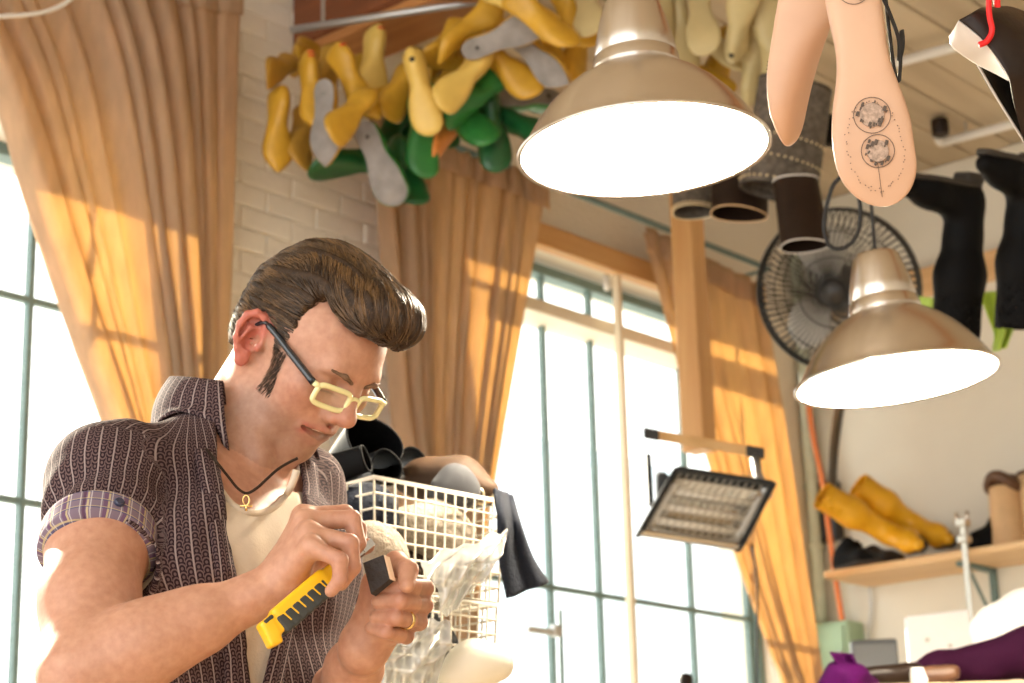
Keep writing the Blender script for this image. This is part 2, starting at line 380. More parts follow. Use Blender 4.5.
# individual painted bricks of the pier
BL, BH = 0.205, 0.071; pier_w = W1_R - W2_L; rows = int(CEIL / BH)
brick_me = []
for k in range(5):
    mb = MB(); j = 0.0025; mb.rbox((0, 0, 0), (BL / 2 - 0.004 - j * random.random(), 0, 0), (0, 0.013 + 0.003 * random.random(), 0), (0, 0, BH / 2 - 0.002 - j * random.random()), b=0.004)
    me = bpy.data.meshes.new('brick'); me.from_pydata(mb.v, [], mb.f); me.materials.append(M['brick']); brick_me.append(me)
rot = Matrix([[ex[i], et[i], ez[i]] for i in range(3)]).to_4x4()
for r in range(9, rows):
    off = (r % 2) * BL / 2
    k = 0
    while True:
        s = W2_L + BL / 2 + k * BL - off; k += 1
        if s - BL / 2 > W1_R: break
        w0 = max(s - BL / 2, W2_L); w1 = min(s + BL / 2, W1_R)
        if w1 - w0 < 0.03: continue
        o = bpy.data.objects.new('brick', random.choice(brick_me)); COL.objects.link(o); o.parent = wall_left
        p = RW((w0 + w1) / 2, -0.012 + random.uniform(-0.003, 0.003), (r + 0.5) * BH)
        o.matrix_world = Matrix.Translation(p.tolist()) @ rot @ Matrix.Rotation(random.uniform(-.006, .006), 4, 'Y') @ Matrix.Diagonal(((w1 - w0) / BL, 1, 1, 1))
# shelf wall, ceiling, floor
wb = MB(); rbx(wb, -0.2, 0, -TW, T_END, 0, CEIL); struct('wall_right', wb, M['plaster'])
wb = MB(); rbx(wb, -0.2, S_END, T_END, T_END + .2, 0, CEIL); struct('wall_front', wb, M['plaster'])
wb = MB(); rbx(wb, -0.2, S_END, -TW, T_END, CEIL + 0.022, CEIL + 0.2); ceiling = struct('ceiling', wb, M['ceiling'])
PW = 0.17; nplank = int(T_END / PW)
for i in range(nplank):
    for s0, s1 in ((0, 2.4 + 0.9 * (i % 2)), (2.4 + 0.9 * (i % 2), 5.6), (5.6, S_END)):
        pb = MB(); rbx(pb, s0 + .002, s1 - .002, i * PW + 0.004, (i + 1) * PW - 0.004, CEIL + random.uniform(-.004, .004), CEIL + 0.024, b=0.004); struct('plank', pb, M['plank'], ceiling)
wb = MB(); rbx(wb, -0.2, S_END, -TW, T_END, -0.1, 0); struct('floor', wb, M['floor'])
M['beam_lit'] = wood('beam_lit_underside', (0.58, 0.27, 0.09), (0.42, 0.17, 0.05), E2, 0.5, 12)  # beam's lit underside painted as an added orange board, its shaded side as darker wood
# ceiling beams running out from the window wall
sb, zb = at_t(296, 50); sb2 = sb - 0.0
for k, (s_, w_, m_) in enumerate(((sb + 0.02, 0.15, 'beam'),)):
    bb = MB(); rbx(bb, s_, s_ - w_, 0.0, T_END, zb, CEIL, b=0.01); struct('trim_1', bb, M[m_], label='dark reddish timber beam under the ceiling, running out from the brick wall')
    bb = MB(); rbx(bb, s_ - .005, s_ - w_ - .06, 0.0, T_END, zb - .035, zb - .001, b=.006); struct('trim_5', bb, M['beam_lit'], label='added orange board under the dark timber beam, coloured as its lit underside')
tb = MB(); z0 = at_s(960, 290)[1]; z1 = at_s(960, 262)[1]; rbx(tb, 0.0, 0.05, 0.0, T_END, z0, z1, b=0.005); struct('trim_2', tb, M['pine_e2'], label='orange timber ledger along the top of the cream wall')
# pine board above the second window, grey soffit and lower rail
def rail(name, p0, p1, h, t0, t1, m, label):    # horizontal timber following a pixel line on the plane t1
    (sa, za), (sc, zc) = at_t(*p0, t1), at_t(*p1, t1); z = (za + zc) / 2; mb = MB(); rbx(mb, sa, sc, t0, t1, z - h / 2, z + h / 2, b=0.004); return struct(name, mb, m, label=label)
rail('trim_3', (500, 214), (690, 290), 0.085, 0.0, 0.05, M['pine_e1'], 'orange pine board fixed over the wide window')
rail('trim_4', (440, 252), (780, 400), 0.05, -0.2, -0.05, M['window_white'], 'cream timber rail across the top of the wide window')
# windows: steel frames with separate bars and panes
def window(n, s0, s1, z0, z1, vs, hs, t=-0.16):
    f = MB(); b = 0.035
    rbx(f, s0, s0 - b, t - .03, t + .03, z0, z1); rbx(f, s1, s1 + b, t - .03, t + .03, z0, z1); rbx(f, s0 - b, s1 + b, t - .03, t + .03, z0, z0 + b); rbx(f, s0 - b, s1 + b, t - .03, t + .03, z1 - b, z1)
    root = struct('window_%d' % n, f, M['steel_frame'])
    vv = [s0] + sorted(vs, reverse=True) + [s1]; hh = [z0] + sorted(hs) + [z1]
    for s in vv[1:-1]: mb = MB(); rbx(mb, s - .008, s + .008, t - .012, t + .012, z0 + b, z1 - b); struct('mullion', mb, M['steel_frame'], root)
    for z in hh[1:-1]: mb = MB(); rbx(mb, s0 - b, s1 + b, t - .010, t + .010, z - .009, z + .009); struct('transom', mb, M['steel_frame'], root)
    for a, c in zip(vv[:-1], vv[1:]):
        for d, e in zip(hh[:-1], hh[1:]):
            mb = MB(); rbx(mb, a - .01, c + .01, t - .003, t + .003, d + .01, e - .01); struct('pane', mb, M['glass'], root)
    sl = MB(); rbx(sl, s0, s1, t + .03, 0.06, z0 - 0.05, z0 - .001, b=0.006); struct('window_sill', sl, M['window_white'], root)
    return root
l_s = [at_t(27, 350, -.16)[0] + d for d in (0, 0.62, 1.24)]
window(1, W1_R + 2.6, W1_R, SILL, W1_HEAD, l_s, [at_t(10, 296, -.16)[1], at_t(10, 500, -.16)[1]])
v2 = [at_t(549, 560, -.16)[0], at_t(597, 540, -.16)[0], at_t(690, 580, -.16)[0], at_t(745, 580, -.16)[0]]
window(2, W2_L, W2_R, SILL, W2_HEAD - 0.02, v2, [at_t(640, 602, -.16)[1], at_t(600, 322, -.16)[1]])
# stay arm of the casement
a = Thing('window_stay', 'thin metal window stay arm with pin against the wide bright window', 'window stay', on_t(540, 632, -.05))
mb = MB(); mb.rbox(on_t(541, 631, -.05), ex * 0.07, ez * 0.011, et * 0.008, b=.003); st = a.part('arm', mb, M['grey_metal'])
mb = MB(); mb.tube([on_t(560, 610, -.05), on_t(563, 700, -.05)], 0.008, 8); a.part('pin', mb, M['steel_frame'], smooth=True)
mb = MB(); mb.rbox(on_t(556, 631, -.05), ex * 0.02, ez * 0.02, et * 0.012, b=.003); a.part('catch', mb, M['grey_metal'])
# pale building across the yard
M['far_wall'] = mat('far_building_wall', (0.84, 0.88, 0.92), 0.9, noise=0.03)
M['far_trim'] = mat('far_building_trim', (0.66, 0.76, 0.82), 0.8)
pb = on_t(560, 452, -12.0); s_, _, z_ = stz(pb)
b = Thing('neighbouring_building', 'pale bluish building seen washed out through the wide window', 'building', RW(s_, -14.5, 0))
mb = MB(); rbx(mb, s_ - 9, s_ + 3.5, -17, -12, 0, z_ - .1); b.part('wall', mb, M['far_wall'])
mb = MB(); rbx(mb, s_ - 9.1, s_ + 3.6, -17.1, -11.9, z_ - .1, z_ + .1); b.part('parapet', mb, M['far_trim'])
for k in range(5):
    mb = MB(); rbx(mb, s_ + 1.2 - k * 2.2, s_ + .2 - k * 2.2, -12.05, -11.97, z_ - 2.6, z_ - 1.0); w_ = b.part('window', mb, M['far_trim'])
mb = MB(); rbx(mb, -60, 60, -60, -TW - .01, -0.3, -0.12); struct('ground', mb, mat('yard_concrete', (0.62, 0.60, 0.56), 0.9, noise=0.1, nscale=1))

# ================================================================== curtains
def curtain(left, right, top_l, top_r, t, nf, amp, label, seed, low=1.0):
    """left/right: pixel polylines (top to bottom) on the plane t; folds run between them"""
    rnd = random.Random(seed)
    L = [on_t(*p, t) for p in left]; R = [on_t(*p, t) for p in right]
    def ext(A):
        q = A[-1].copy(); q[2] = low; return A + [q]
    L = bez(ext(L), 14); R = bez(ext(R), 14); n = len(L)
    lz = np.array([p[2] for p in L])
    ph = [rnd.uniform(0, 6.28) for _ in range(6)]
    def fn(u, v):
        i = v * (n - 1); a = int(min(i, n - 2)); f = i - a
        pl = L[a] * (1 - f) + L[a + 1] * f; pr = R[a] * (1 - f) + R[a + 1] * f
        uu = u + 0.018 * math.sin(u * 21 + ph[0]) + 0.010 * math.sin(u * 43 + ph[1] + v * 2)
        p = pl * (1 - u) + pr * u
        w_ = np.linalg.norm(pr - pl); A = amp * (0.55 + 0.45 * min(1, v * 4)) * (0.7 + 0.5 * math.sin(u * 9 + ph[2]))
        x = nf * uu * 2 * math.pi + ph[3] + 0.5 * math.sin(v * 5 + ph[4])
        sh = math.sin(x) + 0.28 * math.sin(2.1 * x + ph[5] + v)
        return p + E2 * (A * sh) + ex * (0.5 * A * math.cos(x))
    th = Thing('curtain', label, 'curtain', RW(*stz((L[-1] + R[-1]) / 2)[:2], low))
    mb = MB(); mb.sheet(fn, int(nf * 14), 60, 0.002); th.part('drape', mb, M['curtain'], smooth=True)
    nh = 5.0 * 0 + 0.05
    def hd(u, v):
        p = fn(u, 0.0); return p + E2 * 0.012 + np.array([0, 0, 0.02 - 0.10 * v])
    mb = MB(); mb.sheet(hd, int(nf * 14), 3, 0.002); th.part('heading_tape', mb, M['curtain'], smooth=True)
    return th
c1 = curtain([(-75, -60), (-10, 60), (40, 205), (80, 320), (118, 420), (150, 520), (165, 620)], [(240, -8), (236, 60), (232, 180), (228, 300), (222, 420), (215, 520), (212, 620)], None, None, 0.16, 11, 0.050, 'tan curtain glowing orange beside the bare left window, swept to the brick pier', 3)
curtain([(372, 118), (378, 190), (385, 300), (392, 400), (402, 480), (405, 560), (405, 640)], [(546, 190), (536, 240), (520, 320), (503, 410), (490, 480), (478, 560), (472, 640)], None, None, 0.16, 11, 0.038, 'tan curtain hanging between the brick pier and the wide window, below the shoe lasts', 8)
curtain([(644, 232), (662, 300), (684, 380), (712, 470), (738, 560), (770, 650), (785, 700)], [(757, 290), (766, 360), (778, 440), (790, 520), (802, 600), (813, 670), (818, 720)], None, None, 0.14, 7.5, 0.032, 'tan curtain in the corner behind the wooden post and heater', 5)
mb = MB(); mb.tube(bez([on_t(-30, 18, .26), on_t(5, 16, .26), on_t(40, 13, .26), on_t(64, 4, .26), on_t(80, -10, .26)], 6), .006, 8); c1.part('pull_cord', mb, M['white_paint'], smooth=True)
# curtain rods
def rod(p0, p1, t, label):
    a = on_t(*p0, t); b_ = on_t(*p1, t); b_[2] = a[2]; th = Thing('curtain_rod', label, 'curtain rod', (a + b_) / 2); mb = MB(); mb.tube([a, b_], 0.012, 8); th.part('rod', mb, M['steel_frame'], smooth=True)
    for q in (a, b_): mb = MB(); mb.tube([q, q - E2 * t], 0.008, 6); th.part('bracket', mb, M['steel_frame'], smooth=True)
rod((365, 112), (770, 285), 0.17, 'thin green steel curtain rod above the wide window')
# ================================================================== pendant lamps
M['brushed'] = mat('brushed_aluminium', (0.70, 0.66, 0.62), 0.26, 1.0, aniso=0.6, bump=0.03, bscale=90, stretch=(1, 1, 12))
nt = M['brushed'].node_tree; nt.nodes['Principled BSDF'].inputs['Anisotropic Rotation'].default_value = 0.25; tg = nt.nodes.new('ShaderNodeTangent'); tg.direction_type = 'RADIAL'; tg.axis = 'Z'; nt.links.new(tg.outputs[0], nt.nodes['Principled BSDF'].inputs['Tangent'])
M['shade_in'] = mat('white_enamel', (0.92, 0.92, 0.88), 0.5)
M['bulb'] = emis('lit_bulb', (1.0, 0.96, 0.86), 22.0)
M['cord'] = mat('black_cord', (0.015, 0.015, 0.017), 0.6)
def pendant(px, py, d, R, up, label, watt, cordtop):
    c = P(px, py, d); up = nrm(up); k = R / 0.19
    th = Thing('pendant_lamp', label, 'lamp', c)
    dome = [(0.190, 0.0), (0.1905, 0.004), (0.186, 0.008), (0.178, 0.022), (0.164, 0.045), (0.146, 0.069), (0.126, 0.091), (0.104, 0.110), (0.083, 0.124), (0.070, 0.131), (0.067, 0.134)]
    mb = MB(); mb.lathe([(r * k, h * k) for r, h in dome], c, up, 72); sh = th.part('shade', mb, M['brushed'], smooth=True, sharp=50, label='brushed aluminium bell shade')
    mb = MB(); mb.lathe([((r - 0.0025) * k, (h + (0.0 if i < 2 else -0.0025)) * k) for i, (r, h) in enumerate(dome)] + [(0.0, 0.131 * k)], c, up, 72); th.part('reflector', mb, M['shade_in'], sh, smooth=True, label='white enamelled inside of the shade')
    mb = MB(); mb.lathe([(0.1905 * k, 0), (0.194 * k, -0.002 * k), (0.194 * k, 0.003 * k), (0.190 * k, 0.005 * k)], c, up, 72); th.part('rim', mb, M['brushed'], smooth=True)
    mb = MB(); mb.lathe([(0.067 * k, 0.134 * k), (0.069 * k, 0.137 * k), (0.066 * k, 0.155 * k), (0.0625 * k, 0.158 * k)], c, up, 48); th.part('collar', mb, M['brushed'], smooth=True, sharp=40)
    mb = MB(); mb.lathe([(0.0625 * k, 0.158 * k), (0.064 * k, 0.161 * k), (0.060 * k, 0.185 * k), (0.053 * k, 0.215 * k), (0.045 * k, 0.243 * k), (0.040 * k, 0.250 * k), (0.006, 0.253 * k)], c, up, 48); th.part('neck', mb, M['brushed'], smooth=True, sharp=50)
    b = c + up * 0.065 * k; prof = [(0.0, -0.035)] + [(0.034 * math.sin(a), -0.035 * math.cos(a)) for a in np.linspace(0.25, 2.5, 10)] + [(0.016, 0.05), (0.016, 0.07)]
    mb = MB(); mb.lathe(prof, b, up, 24); th.part('bulb', mb, M['bulb'], smooth=True)
    mb = MB(); mb.tube(bez([c + up * 0.25 * k] + cordtop(c + up * 0.25 * k), 8), 0.0035, 8); th.part('cord', mb, M['cord'], smooth=True)
    ld = bpy.data.lights.new('bulb_light', 'POINT'); ld.energy = watt; ld.color = (1.0, 0.86, 0.66); ld.shadow_soft_size = 0.04
    lo = bpy.data.objects.new('bulb_light', ld); COL.objects.link(lo); lo.location = (c + up * 0.012).tolist()
    return c
def straight(q): return [np.array([q[0], q[1], (q[2] + CEIL) / 2]), np.array([q[0], q[1], CEIL])]
pendant(644, 152, 3.04, 0.19, ez + CR * (-0.035) , 'brushed metal bell pendant lamp, the larger, lit beside the hanging shoe lasts', 45, straight)
pendant(897, 380, 3.76, 0.19, ez - CR * 0.085, 'brushed metal bell pendant lamp, lit, hanging in front of the black fan', 45, straight)
cl = P(842, 205, 3.9)
mb = MB(); mb.tube(bez([P(848, -60, 3.9), P(846, 60, 3.9), P(846, 160, 3.9), P(832, 188, 3.9), P(824, 222, 3.9), P(830, 246, 3.9), P(846, 247, 3.9), P(858, 232, 3.9), P(860, 205, 3.9), P(852, 172, 3.9), P(849, 120, 3.9), P(850, -60, 3.9)], 8), 0.0042, 8)
single('cord_loop', 'thin black cord hanging down in a long loop beside the pendant lamp and fan', 'cord', mb, M['cord'], cl, smooth=True)

# ================================================================== shoe lasts
M['last_yellow'] = mat('yellow_last_plastic', (0.60, 0.34, 0.03), 0.42, noise=0.22, nscale=14, bump=0.05, bscale=30)
M['last_light'] = mat('light_yellow_last_plastic', (0.72, 0.50, 0.12), 0.4, noise=0.12, nscale=14)
M['last_brown'] = mat('ochre_last_plastic', (0.50, 0.28, 0.04), 0.5, noise=0.35, nscale=12)
M['last_green'] = mat('green_last_plastic', (0.030, 0.22, 0.045), 0.35, noise=0.4, nscale=9)
M['last_deep'] = mat('deep_green_last_plastic', (0.013, 0.11, 0.03), 0.3, noise=0.4, nscale=9)
M['last_pale'] = mat('pale_last_plastic', (0.56, 0.46, 0.23), 0.45, noise=0.15, nscale=10)
M['last_wood'] = mat('pale_pink_last_plastic', (0.60, 0.37, 0.245), 0.5, noise=0.12, nscale=9, bump=0.03)
M['sole_grey'] = mat('grey_insole_board', (0.30, 0.28, 0.27), 0.8, noise=0.35, nscale=18)
M['red_mark'] = mat('red_marker', (0.55, 0.03, 0.02), 0.6)
M['dark_hole'] = mat('dark_bore', (0.02, 0.015, 0.012), 0.8)
M['orange_edge'] = mat('orange_leather', (0.75, 0.28, 0.06), 0.6, noise=0.2)
def last_sections(L=0.27, point=0.0, lift=0.022, wide=1.0, high=1.0):
    """sections along the last: x, centre y, half width, bottom z, top z"""
    xs = np.array([0.0, .012, .035, .08, .13, .18, .22, .26, .30, .34, .40, .46, .52, .58, .64, .70, .76, .82, .87, .91, .945, .965, .98, .99, .997, 1.0])
    hw = np.interp(xs, [0, .012, .035, .08, .15, .25, .38, .48, .58, .68, .78, .87, .94, .98, 1.0], [.006, .014, .021, .027, .030, .0285, .0265, .030, .037, .0425, .042, .035 - .004 * point, .024 - .007 * point, .012 - .005 * point, .003]) * wide
    tt_ = np.clip((xs - .80) / .20, 0, 1); base_w = np.interp(.80, [.78, .87], [.042, .035 - .004 * point]) * wide; hw = np.where(xs > .80, base_w * ((1 - tt_ ** 2.2) ** .55 if point < .6 else (1 - tt_ ** 1.25) ** .85) + .001, hw)
    bz = np.interp(xs, [0, .1, .25, .45, .62, .72, .85, 1.0], [lift + .002, lift, lift * .92, lift * .38, .002, 0, .003, .014])
    tz = np.interp(xs, [0, .012, .05, .10, .20, .29, .34, .45, .55, .65, .75, .85, .93, .975, 1.0], [lift + .020, lift + .052, lift + .073, lift + .080, lift + .082, lift + .079, lift + .068, .072, .060, .050, .042, .035, .030, .025, .018]) * high
    cy = np.interp(xs, [0, .3, .6, .8, 1.0], [0, 0.0, .004, .007, .002])
    return xs * L, cy, hw, bz, tz
def last_mesh(**kw):
    X, CY, HW, BZ, TZ = last_sections(**kw); rings = []; n = 20
    for x, cy, h, b, t in zip(X, CY, HW, BZ, TZ):
        ring = []; H = t - b; xl = x / X[-1]
        for k in range(n):
            a = 2 * math.pi * k / n; c, s_ = math.cos(a), math.sin(a)
            if s_ < 0: y = math.copysign(abs(c) ** 0.45, c) * h; z = b + H * 0.28 * (1 - abs(s_) ** 0.5)
            else:
                e = 0.8; y = math.copysign(abs(c) ** e, c) * h * (1 - 0.32 * s_ * (xl < 0.5)); z = b + H * (0.28 + 0.72 * s_ ** 0.85)
            ring.append((x - X[-1] / 2, cy + y, z - 0.04))
        rings.append(ring)
    mb = MB(); mb.loft(rings); return mb
def sole_mesh(th=0.003, **kw):
    X, CY, HW, BZ, TZ = last_sections(**kw); rings = []
    for x, cy, h, b in zip(X, CY, HW, BZ):
        h = h * 0.93; x0 = x - X[-1] / 2; rings.append([(x0, cy - h, b - 0.04 - .0005), (x0, cy + h, b - 0.04 - .0005), (x0, cy + h * .97, b - 0.04 - th), (x0, cy - h * .97, b - 0.04 - th)])
    mb = MB(); mb.loft(rings); return mb
def bare(name, mb, m, smooth=True, sharp=60):
    o = mesh_obj(name, mb, m, None, (0, 0, 0), smooth, sharp); COL.objects.unlink(o); return o.data
ME = {}
for kind, kw in (('round', dict(point=-.3, wide=1.22)), ('sharp', dict(point=1.0, wide=1.12, lift=0.035)), ('low', dict(point=.2, lift=.012, high=.85, wide=1.15))):
    ME['last_' + kind] = last_mesh(**kw); ME['sole_' + kind] = sole_mesh(**kw)
TOPZ = {'round': .0632, 'sharp': .0762, 'low': .0392}
def hole_mb(kind): mb = MB(); mb.lathe([(0.0, 0.0), (0.008, 0.0), (0.009, -0.004), (0.009, -0.006)], (-0.085, 0, TOPZ[kind] + .001), (0, 0, 1), 14); return mb
KW_LIFT = {'round': .022, 'sharp': .035, 'low': .012}
def spot_mb(kind):
    mb = MB()
    for x in (-.085, -.055): mb.lathe([(0, -.001), (.006, -.001), (.0065, .003)], (x, 0, KW_LIFT[kind] - .04 - .0033), (0, 0, 1), 12)
    return mb
def redmk(n, kind):
    mb = MB()
    for i in range(n): mb.rbox((-0.098 + 0.018 * i, 0.0, TOPZ[kind] - .004), (0.004, 0, 0), (0, 0.010, 0), (0, 0, 0.0055), b=.001)
    return mb
cache = {}
def cached(key, mb, m):
    if key not in cache: cache[key] = bare(key.split('|')[0], mb, m)
    return cache[key]
def place(cx, cy, d, ang, tilt, roll):
    """matrix: local x (toe) along the image angle (0 right, 90 down), tilted to the camera, rolled about itself; roll 0 shows the top, 90 the side, 180 the sole"""
    a, t = math.radians(ang), math.radians(tilt)
    x = (CR * math.cos(a) - CU * math.sin(a)) * math.cos(t) - CF * math.sin(t)
    z0 = nrm(-CF - x * (-CF @ x)); y0 = np.cross(z0, x); r = math.radians(roll); z = z0 * math.cos(r) + y0 * math.sin(r); y = np.cross(z, x); p = P(cx, cy, d)
    return Matrix([[x[0], y[0], z[0], p[0]], [x[1], y[1], z[1], p[1]], [x[2], y[2], z[2], p[2]], [0, 0, 0, 1]])
def last(cx, cy, d, ang, tilt, roll, kind, m, label, group=None, sole=False, marks=0, bore=False, scale=1.0, mirror=False):
    o = bpy.data.objects.new('shoe_last', cached('shoe_last|%s|%s' % (kind, m), ME['last_' + kind], M[m])); COL.objects.link(o)
    mw = place(cx, cy, d, ang, tilt, roll) @ Matrix.Diagonal((scale, -scale if mirror else scale, scale, 1)); o.matrix_world = mw; tag(o, label, 'shoe last', group)
    ch = []
    if sole: ch.append(('sole_board', cached('sole_board|' + kind, ME['sole_' + kind], M['sole_grey'])))
    if sole: ch.append(('sole_spot', cached('sole_spot|' + kind, spot_mb(kind), M['dark_hole'])))
    if marks: ch.append(('red_mark', cached('red_mark|%d|%s' % (marks, kind), redmk(marks, kind), M['red_mark'])))
    if bore: ch.append(('bore', cached('bore|' + kind, hole_mb(kind), M['dark_hole'])))
    for nme, me in ch: c = bpy.data.objects.new(nme, me); COL.objects.link(c); c.parent = o
    return o
GY, GG, GP = 'yellow shoe lasts strung below the beam', 'green shoe lasts strung under the yellow ones', 'pale shoe lasts strung behind the larger lamp'
LY, LG, LP = 'plain yellow plastic shoe last in the hanging cluster', 'green plastic shoe last in the hanging cluster', 'pale cream shoe last hanging behind the larger pendant lamp'
Y, G_, D_, L_, B_, W_ = 'last_yellow', 'last_green', 'last_deep', 'last_light', 'last_brown', 'last_pale'
lasts = [
 (278, 130, 5.75, 84, 25, 30, 'sharp', Y, 'pointed yellow shoe last hanging toe down against the brick wall', None, {}),
 (305, 136, 5.82, 78, 45, 60, 'round', B_, 'stubby ochre shoe last tucked beside the pointed yellow one', None, {}),
 (283, 70, 5.9, 100, 70, 80, 'low', B_, 'brownish ochre shoe last against the brick wall under the beam end', None, {}),
 (303, 55, 5.85, 70, 66, 120, 'round', Y, 'yellow shoe last seen end-on right under the beam end', None, {}),
 (312, 92, 5.75, 76, 40, 20, 'sharp', Y, 'yellow shoe last with two red marks near its heel', None, dict(marks=2)),
 (326, 124, 5.65, 87, 8, 168, 'sharp', Y, 'slim shoe last with long grey sole board facing out, beside the brick wall', None, dict(sole=True)),
 (356, 84, 5.75, 49, 22, 40, 'sharp', Y, 'yellow shoe last with one red mark, slanting down to its toe', None, dict(marks=1)),
 (374, 64, 5.85, 88, 30, 25, 'round', L_, 'yellow shoe last with one red mark hanging upright under the beam', None, dict(marks=1)),
 (352, 116, 5.72, 110, 55, 40, 'round', Y, LY, GY, {}), (366, 86, 5.9, 65, 40, 70, 'round', Y, LY, GY, {}), (399, 90, 5.8, 105, 52, 30, 'round', Y, LY, GY, {}), (384, 100, 5.8, 150, 30, 80, 'low', Y, LY, GY, {}),
 (421, 90, 5.55, 76, 10, -5, 'low', L_, 'light yellow shoe last with a round dark bore, hanging toe down', None, dict(bore=True)),
 (352, 164, 5.75, 158, 35, 60, 'round', D_, 'dark green shoe last jutting left at the bottom of the cluster', None, {}),
 (384, 164, 5.7, 62, 15, 165, 'round', G_, 'green shoe last with grey sole board facing out, lowest in the cluster', None, dict(sole=True)),
 (407, 172, 5.75, 62, 50, 30, 'round', D_, LG, GG, {}), (392, 140, 5.8, 96, 35, 80, 'low', D_, LG, GG, {}), (424, 132, 5.85, 82, 25, 20, 'low', G_, LG, GG, {}),
 (448, 138, 5.9, 104, 45, 90, 'low', 'orange_edge', 'orange-brown shoe last peeping out among the green ones', None, {}), (492, 126, 5.8, 84, 22, 10, 'low', D_, LG, GG, {}), (480, 98, 5.75, 128, 30, 60, 'low', G_, LG, GG, {}), (463, 116, 5.8, 38, 40, 30, 'round', G_, LG, GG, {}), (450, 104, 5.9, 15, 55, 50, 'round', G_, LG, GG, {}),
 (521, 104, 5.8, 172, 38, 150, 'low', G_, 'green shoe last lying level with its grey sole up, beside the larger lamp', None, dict(sole=True)), (527, 124, 5.9, 20, 45, 40, 'low', D_, LG, GG, {}), (436, 110, 5.95, 60, 30, 30, 'low', D_, LG, GG, {}), (505, 92, 5.95, 70, 45, 50, 'round', G_, LG, GG, {}), (408, 150, 5.95, 80, 40, 60, 'round', D_, LG, GG, {}),
 (466, 32, 5.6, 118, 18, 75, 'sharp', Y, LY, GY, {}), (506, 36, 5.5, -17, 22, 165, 'low', Y, 'yellow shoe last showing a pale grey sole with two dark spots', None, dict(sole=True)), (508, 66, 5.6, 38, 30, 15, 'round', Y, LY, GY, {}), (465, 80, 5.6, 122, 42, 20, 'round', L_, LY, GY, {}), (452, 62, 5.7, 172, 50, 60, 'round', Y, LY, GY, {}),
 (541, 57, 5.6, 40, 20, 150, 'sharp', Y, 'narrow yellow shoe last with grey sole board, slanting beside the larger lamp', None, dict(sole=True)), (541, 18, 5.5, 32, 25, 50, 'round', Y, LY, GY, {}), (556, 52, 5.75, 72, 40, 40, 'low', Y, LY, GY, {}), (522, 4, 5.5, 20, 35, 70, 'round', L_, LY, GY, {}), (492, 8, 5.7, 65, 25, 60, 'sharp', Y, LY, GY, {}), (444, 50, 5.8, 100, 40, 70, 'sharp', Y, LY, GY, {}), (438, 84, 5.85, 130, 50, 30, 'round', Y, LY, GY, {}), (572, 12, 5.6, 60, 35, 30, 'round', Y, LY, GY, {}), (578, 50, 5.8, 85, 40, 60, 'round', Y, LY, GY, {}), (480, 52, 5.85, 70, 45, 40, 'low', Y, LY, GY, {}), (330, 72, 5.95, 80, 50, 70, 'round', B_, LY, GY, {}),
 (592, 16, 5.5, 80, 50, 160, 'low', W_, 'whitish shoe last showing its sole above the larger lamp', None, {}),
 (680, 34, 5.8, 84, 30, 10, 'round', W_, LP, GP, {}), (701, 22, 5.7, 88, 25, 170, 'round', W_, LP, GP, {}), (738, 20, 5.7, 268, 45, 20, 'round', W_, 'pale shoe last with round heel end down and a dark bore', None, dict(bore=True)), (752, 60, 5.7, 262, 30, 30, 'sharp', W_, LP, GP, {}), (773, 44, 5.65, 266, 22, -10, 'round', W_, LP, GP, dict(bore=True)), (722, 46, 5.8, 40, 35, 60, 'low', W_, LP, GP, {}), (722, 62, 5.9, 95, 35, 40, 'round', Y, 'yellow shoe last among the pale ones behind the larger lamp', None, {}), (664, 6, 5.8, 90, 40, 30, 'round', W_, LP, GP, {}), (700, 72, 5.9, 30, 40, 40, 'low', Y, 'yellow shoe last lying level under the pale ones', None, {}), (760, 12, 5.8, 250, 40, 60, 'round', L_, LP, GP, {}),
]
# spread the lasts in depth so that neighbours lie against each other instead of through each other
dep = np.array([a[2] for a in lasts]); dirs = []
for a in lasts: m_ = place(*a[:2], a[2], *a[3:6]); dirs.append(np.array(m_.col[0][:3]))
def seg_gap(p1, d1, p2, d2, h=.10):
    best = 9.0
    for u in np.linspace(-h, h, 7):
        q = p1 + d1 * u; w_ = np.clip((q - p2) @ d2, -h, h); g = q - p2 - d2 * w_; n_ = np.linalg.norm(g)
        if n_ < best: best = n_
    return best
for it in range(40):
    pos_ = [P(a[0], a[1], d) for a, d in zip(lasts, dep)]; moved = False
    for i in range(len(lasts)):
        for j in range(i + 1, len(lasts)):
            if np.linalg.norm(pos_[i] - pos_[j]) > .28: continue
            g = seg_gap(pos_[i], dirs[i], pos_[j], dirs[j])
            if g < .062:
                k = (.064 - g) * .5; sg = 1 if dep[i] >= dep[j] else -1; dep[i] += sg * k; dep[j] -= sg * k; moved = True
    for i, a in enumerate(lasts):
        lim = (P(a[0], a[1], 1.0) - CAM); t_now = lambda d: stz(P(a[0], a[1], d))[1] - .13 * abs(dirs[i] @ E2)
        while t_now(dep[i]) < .05: dep[i] -= .01
    if not moved: break
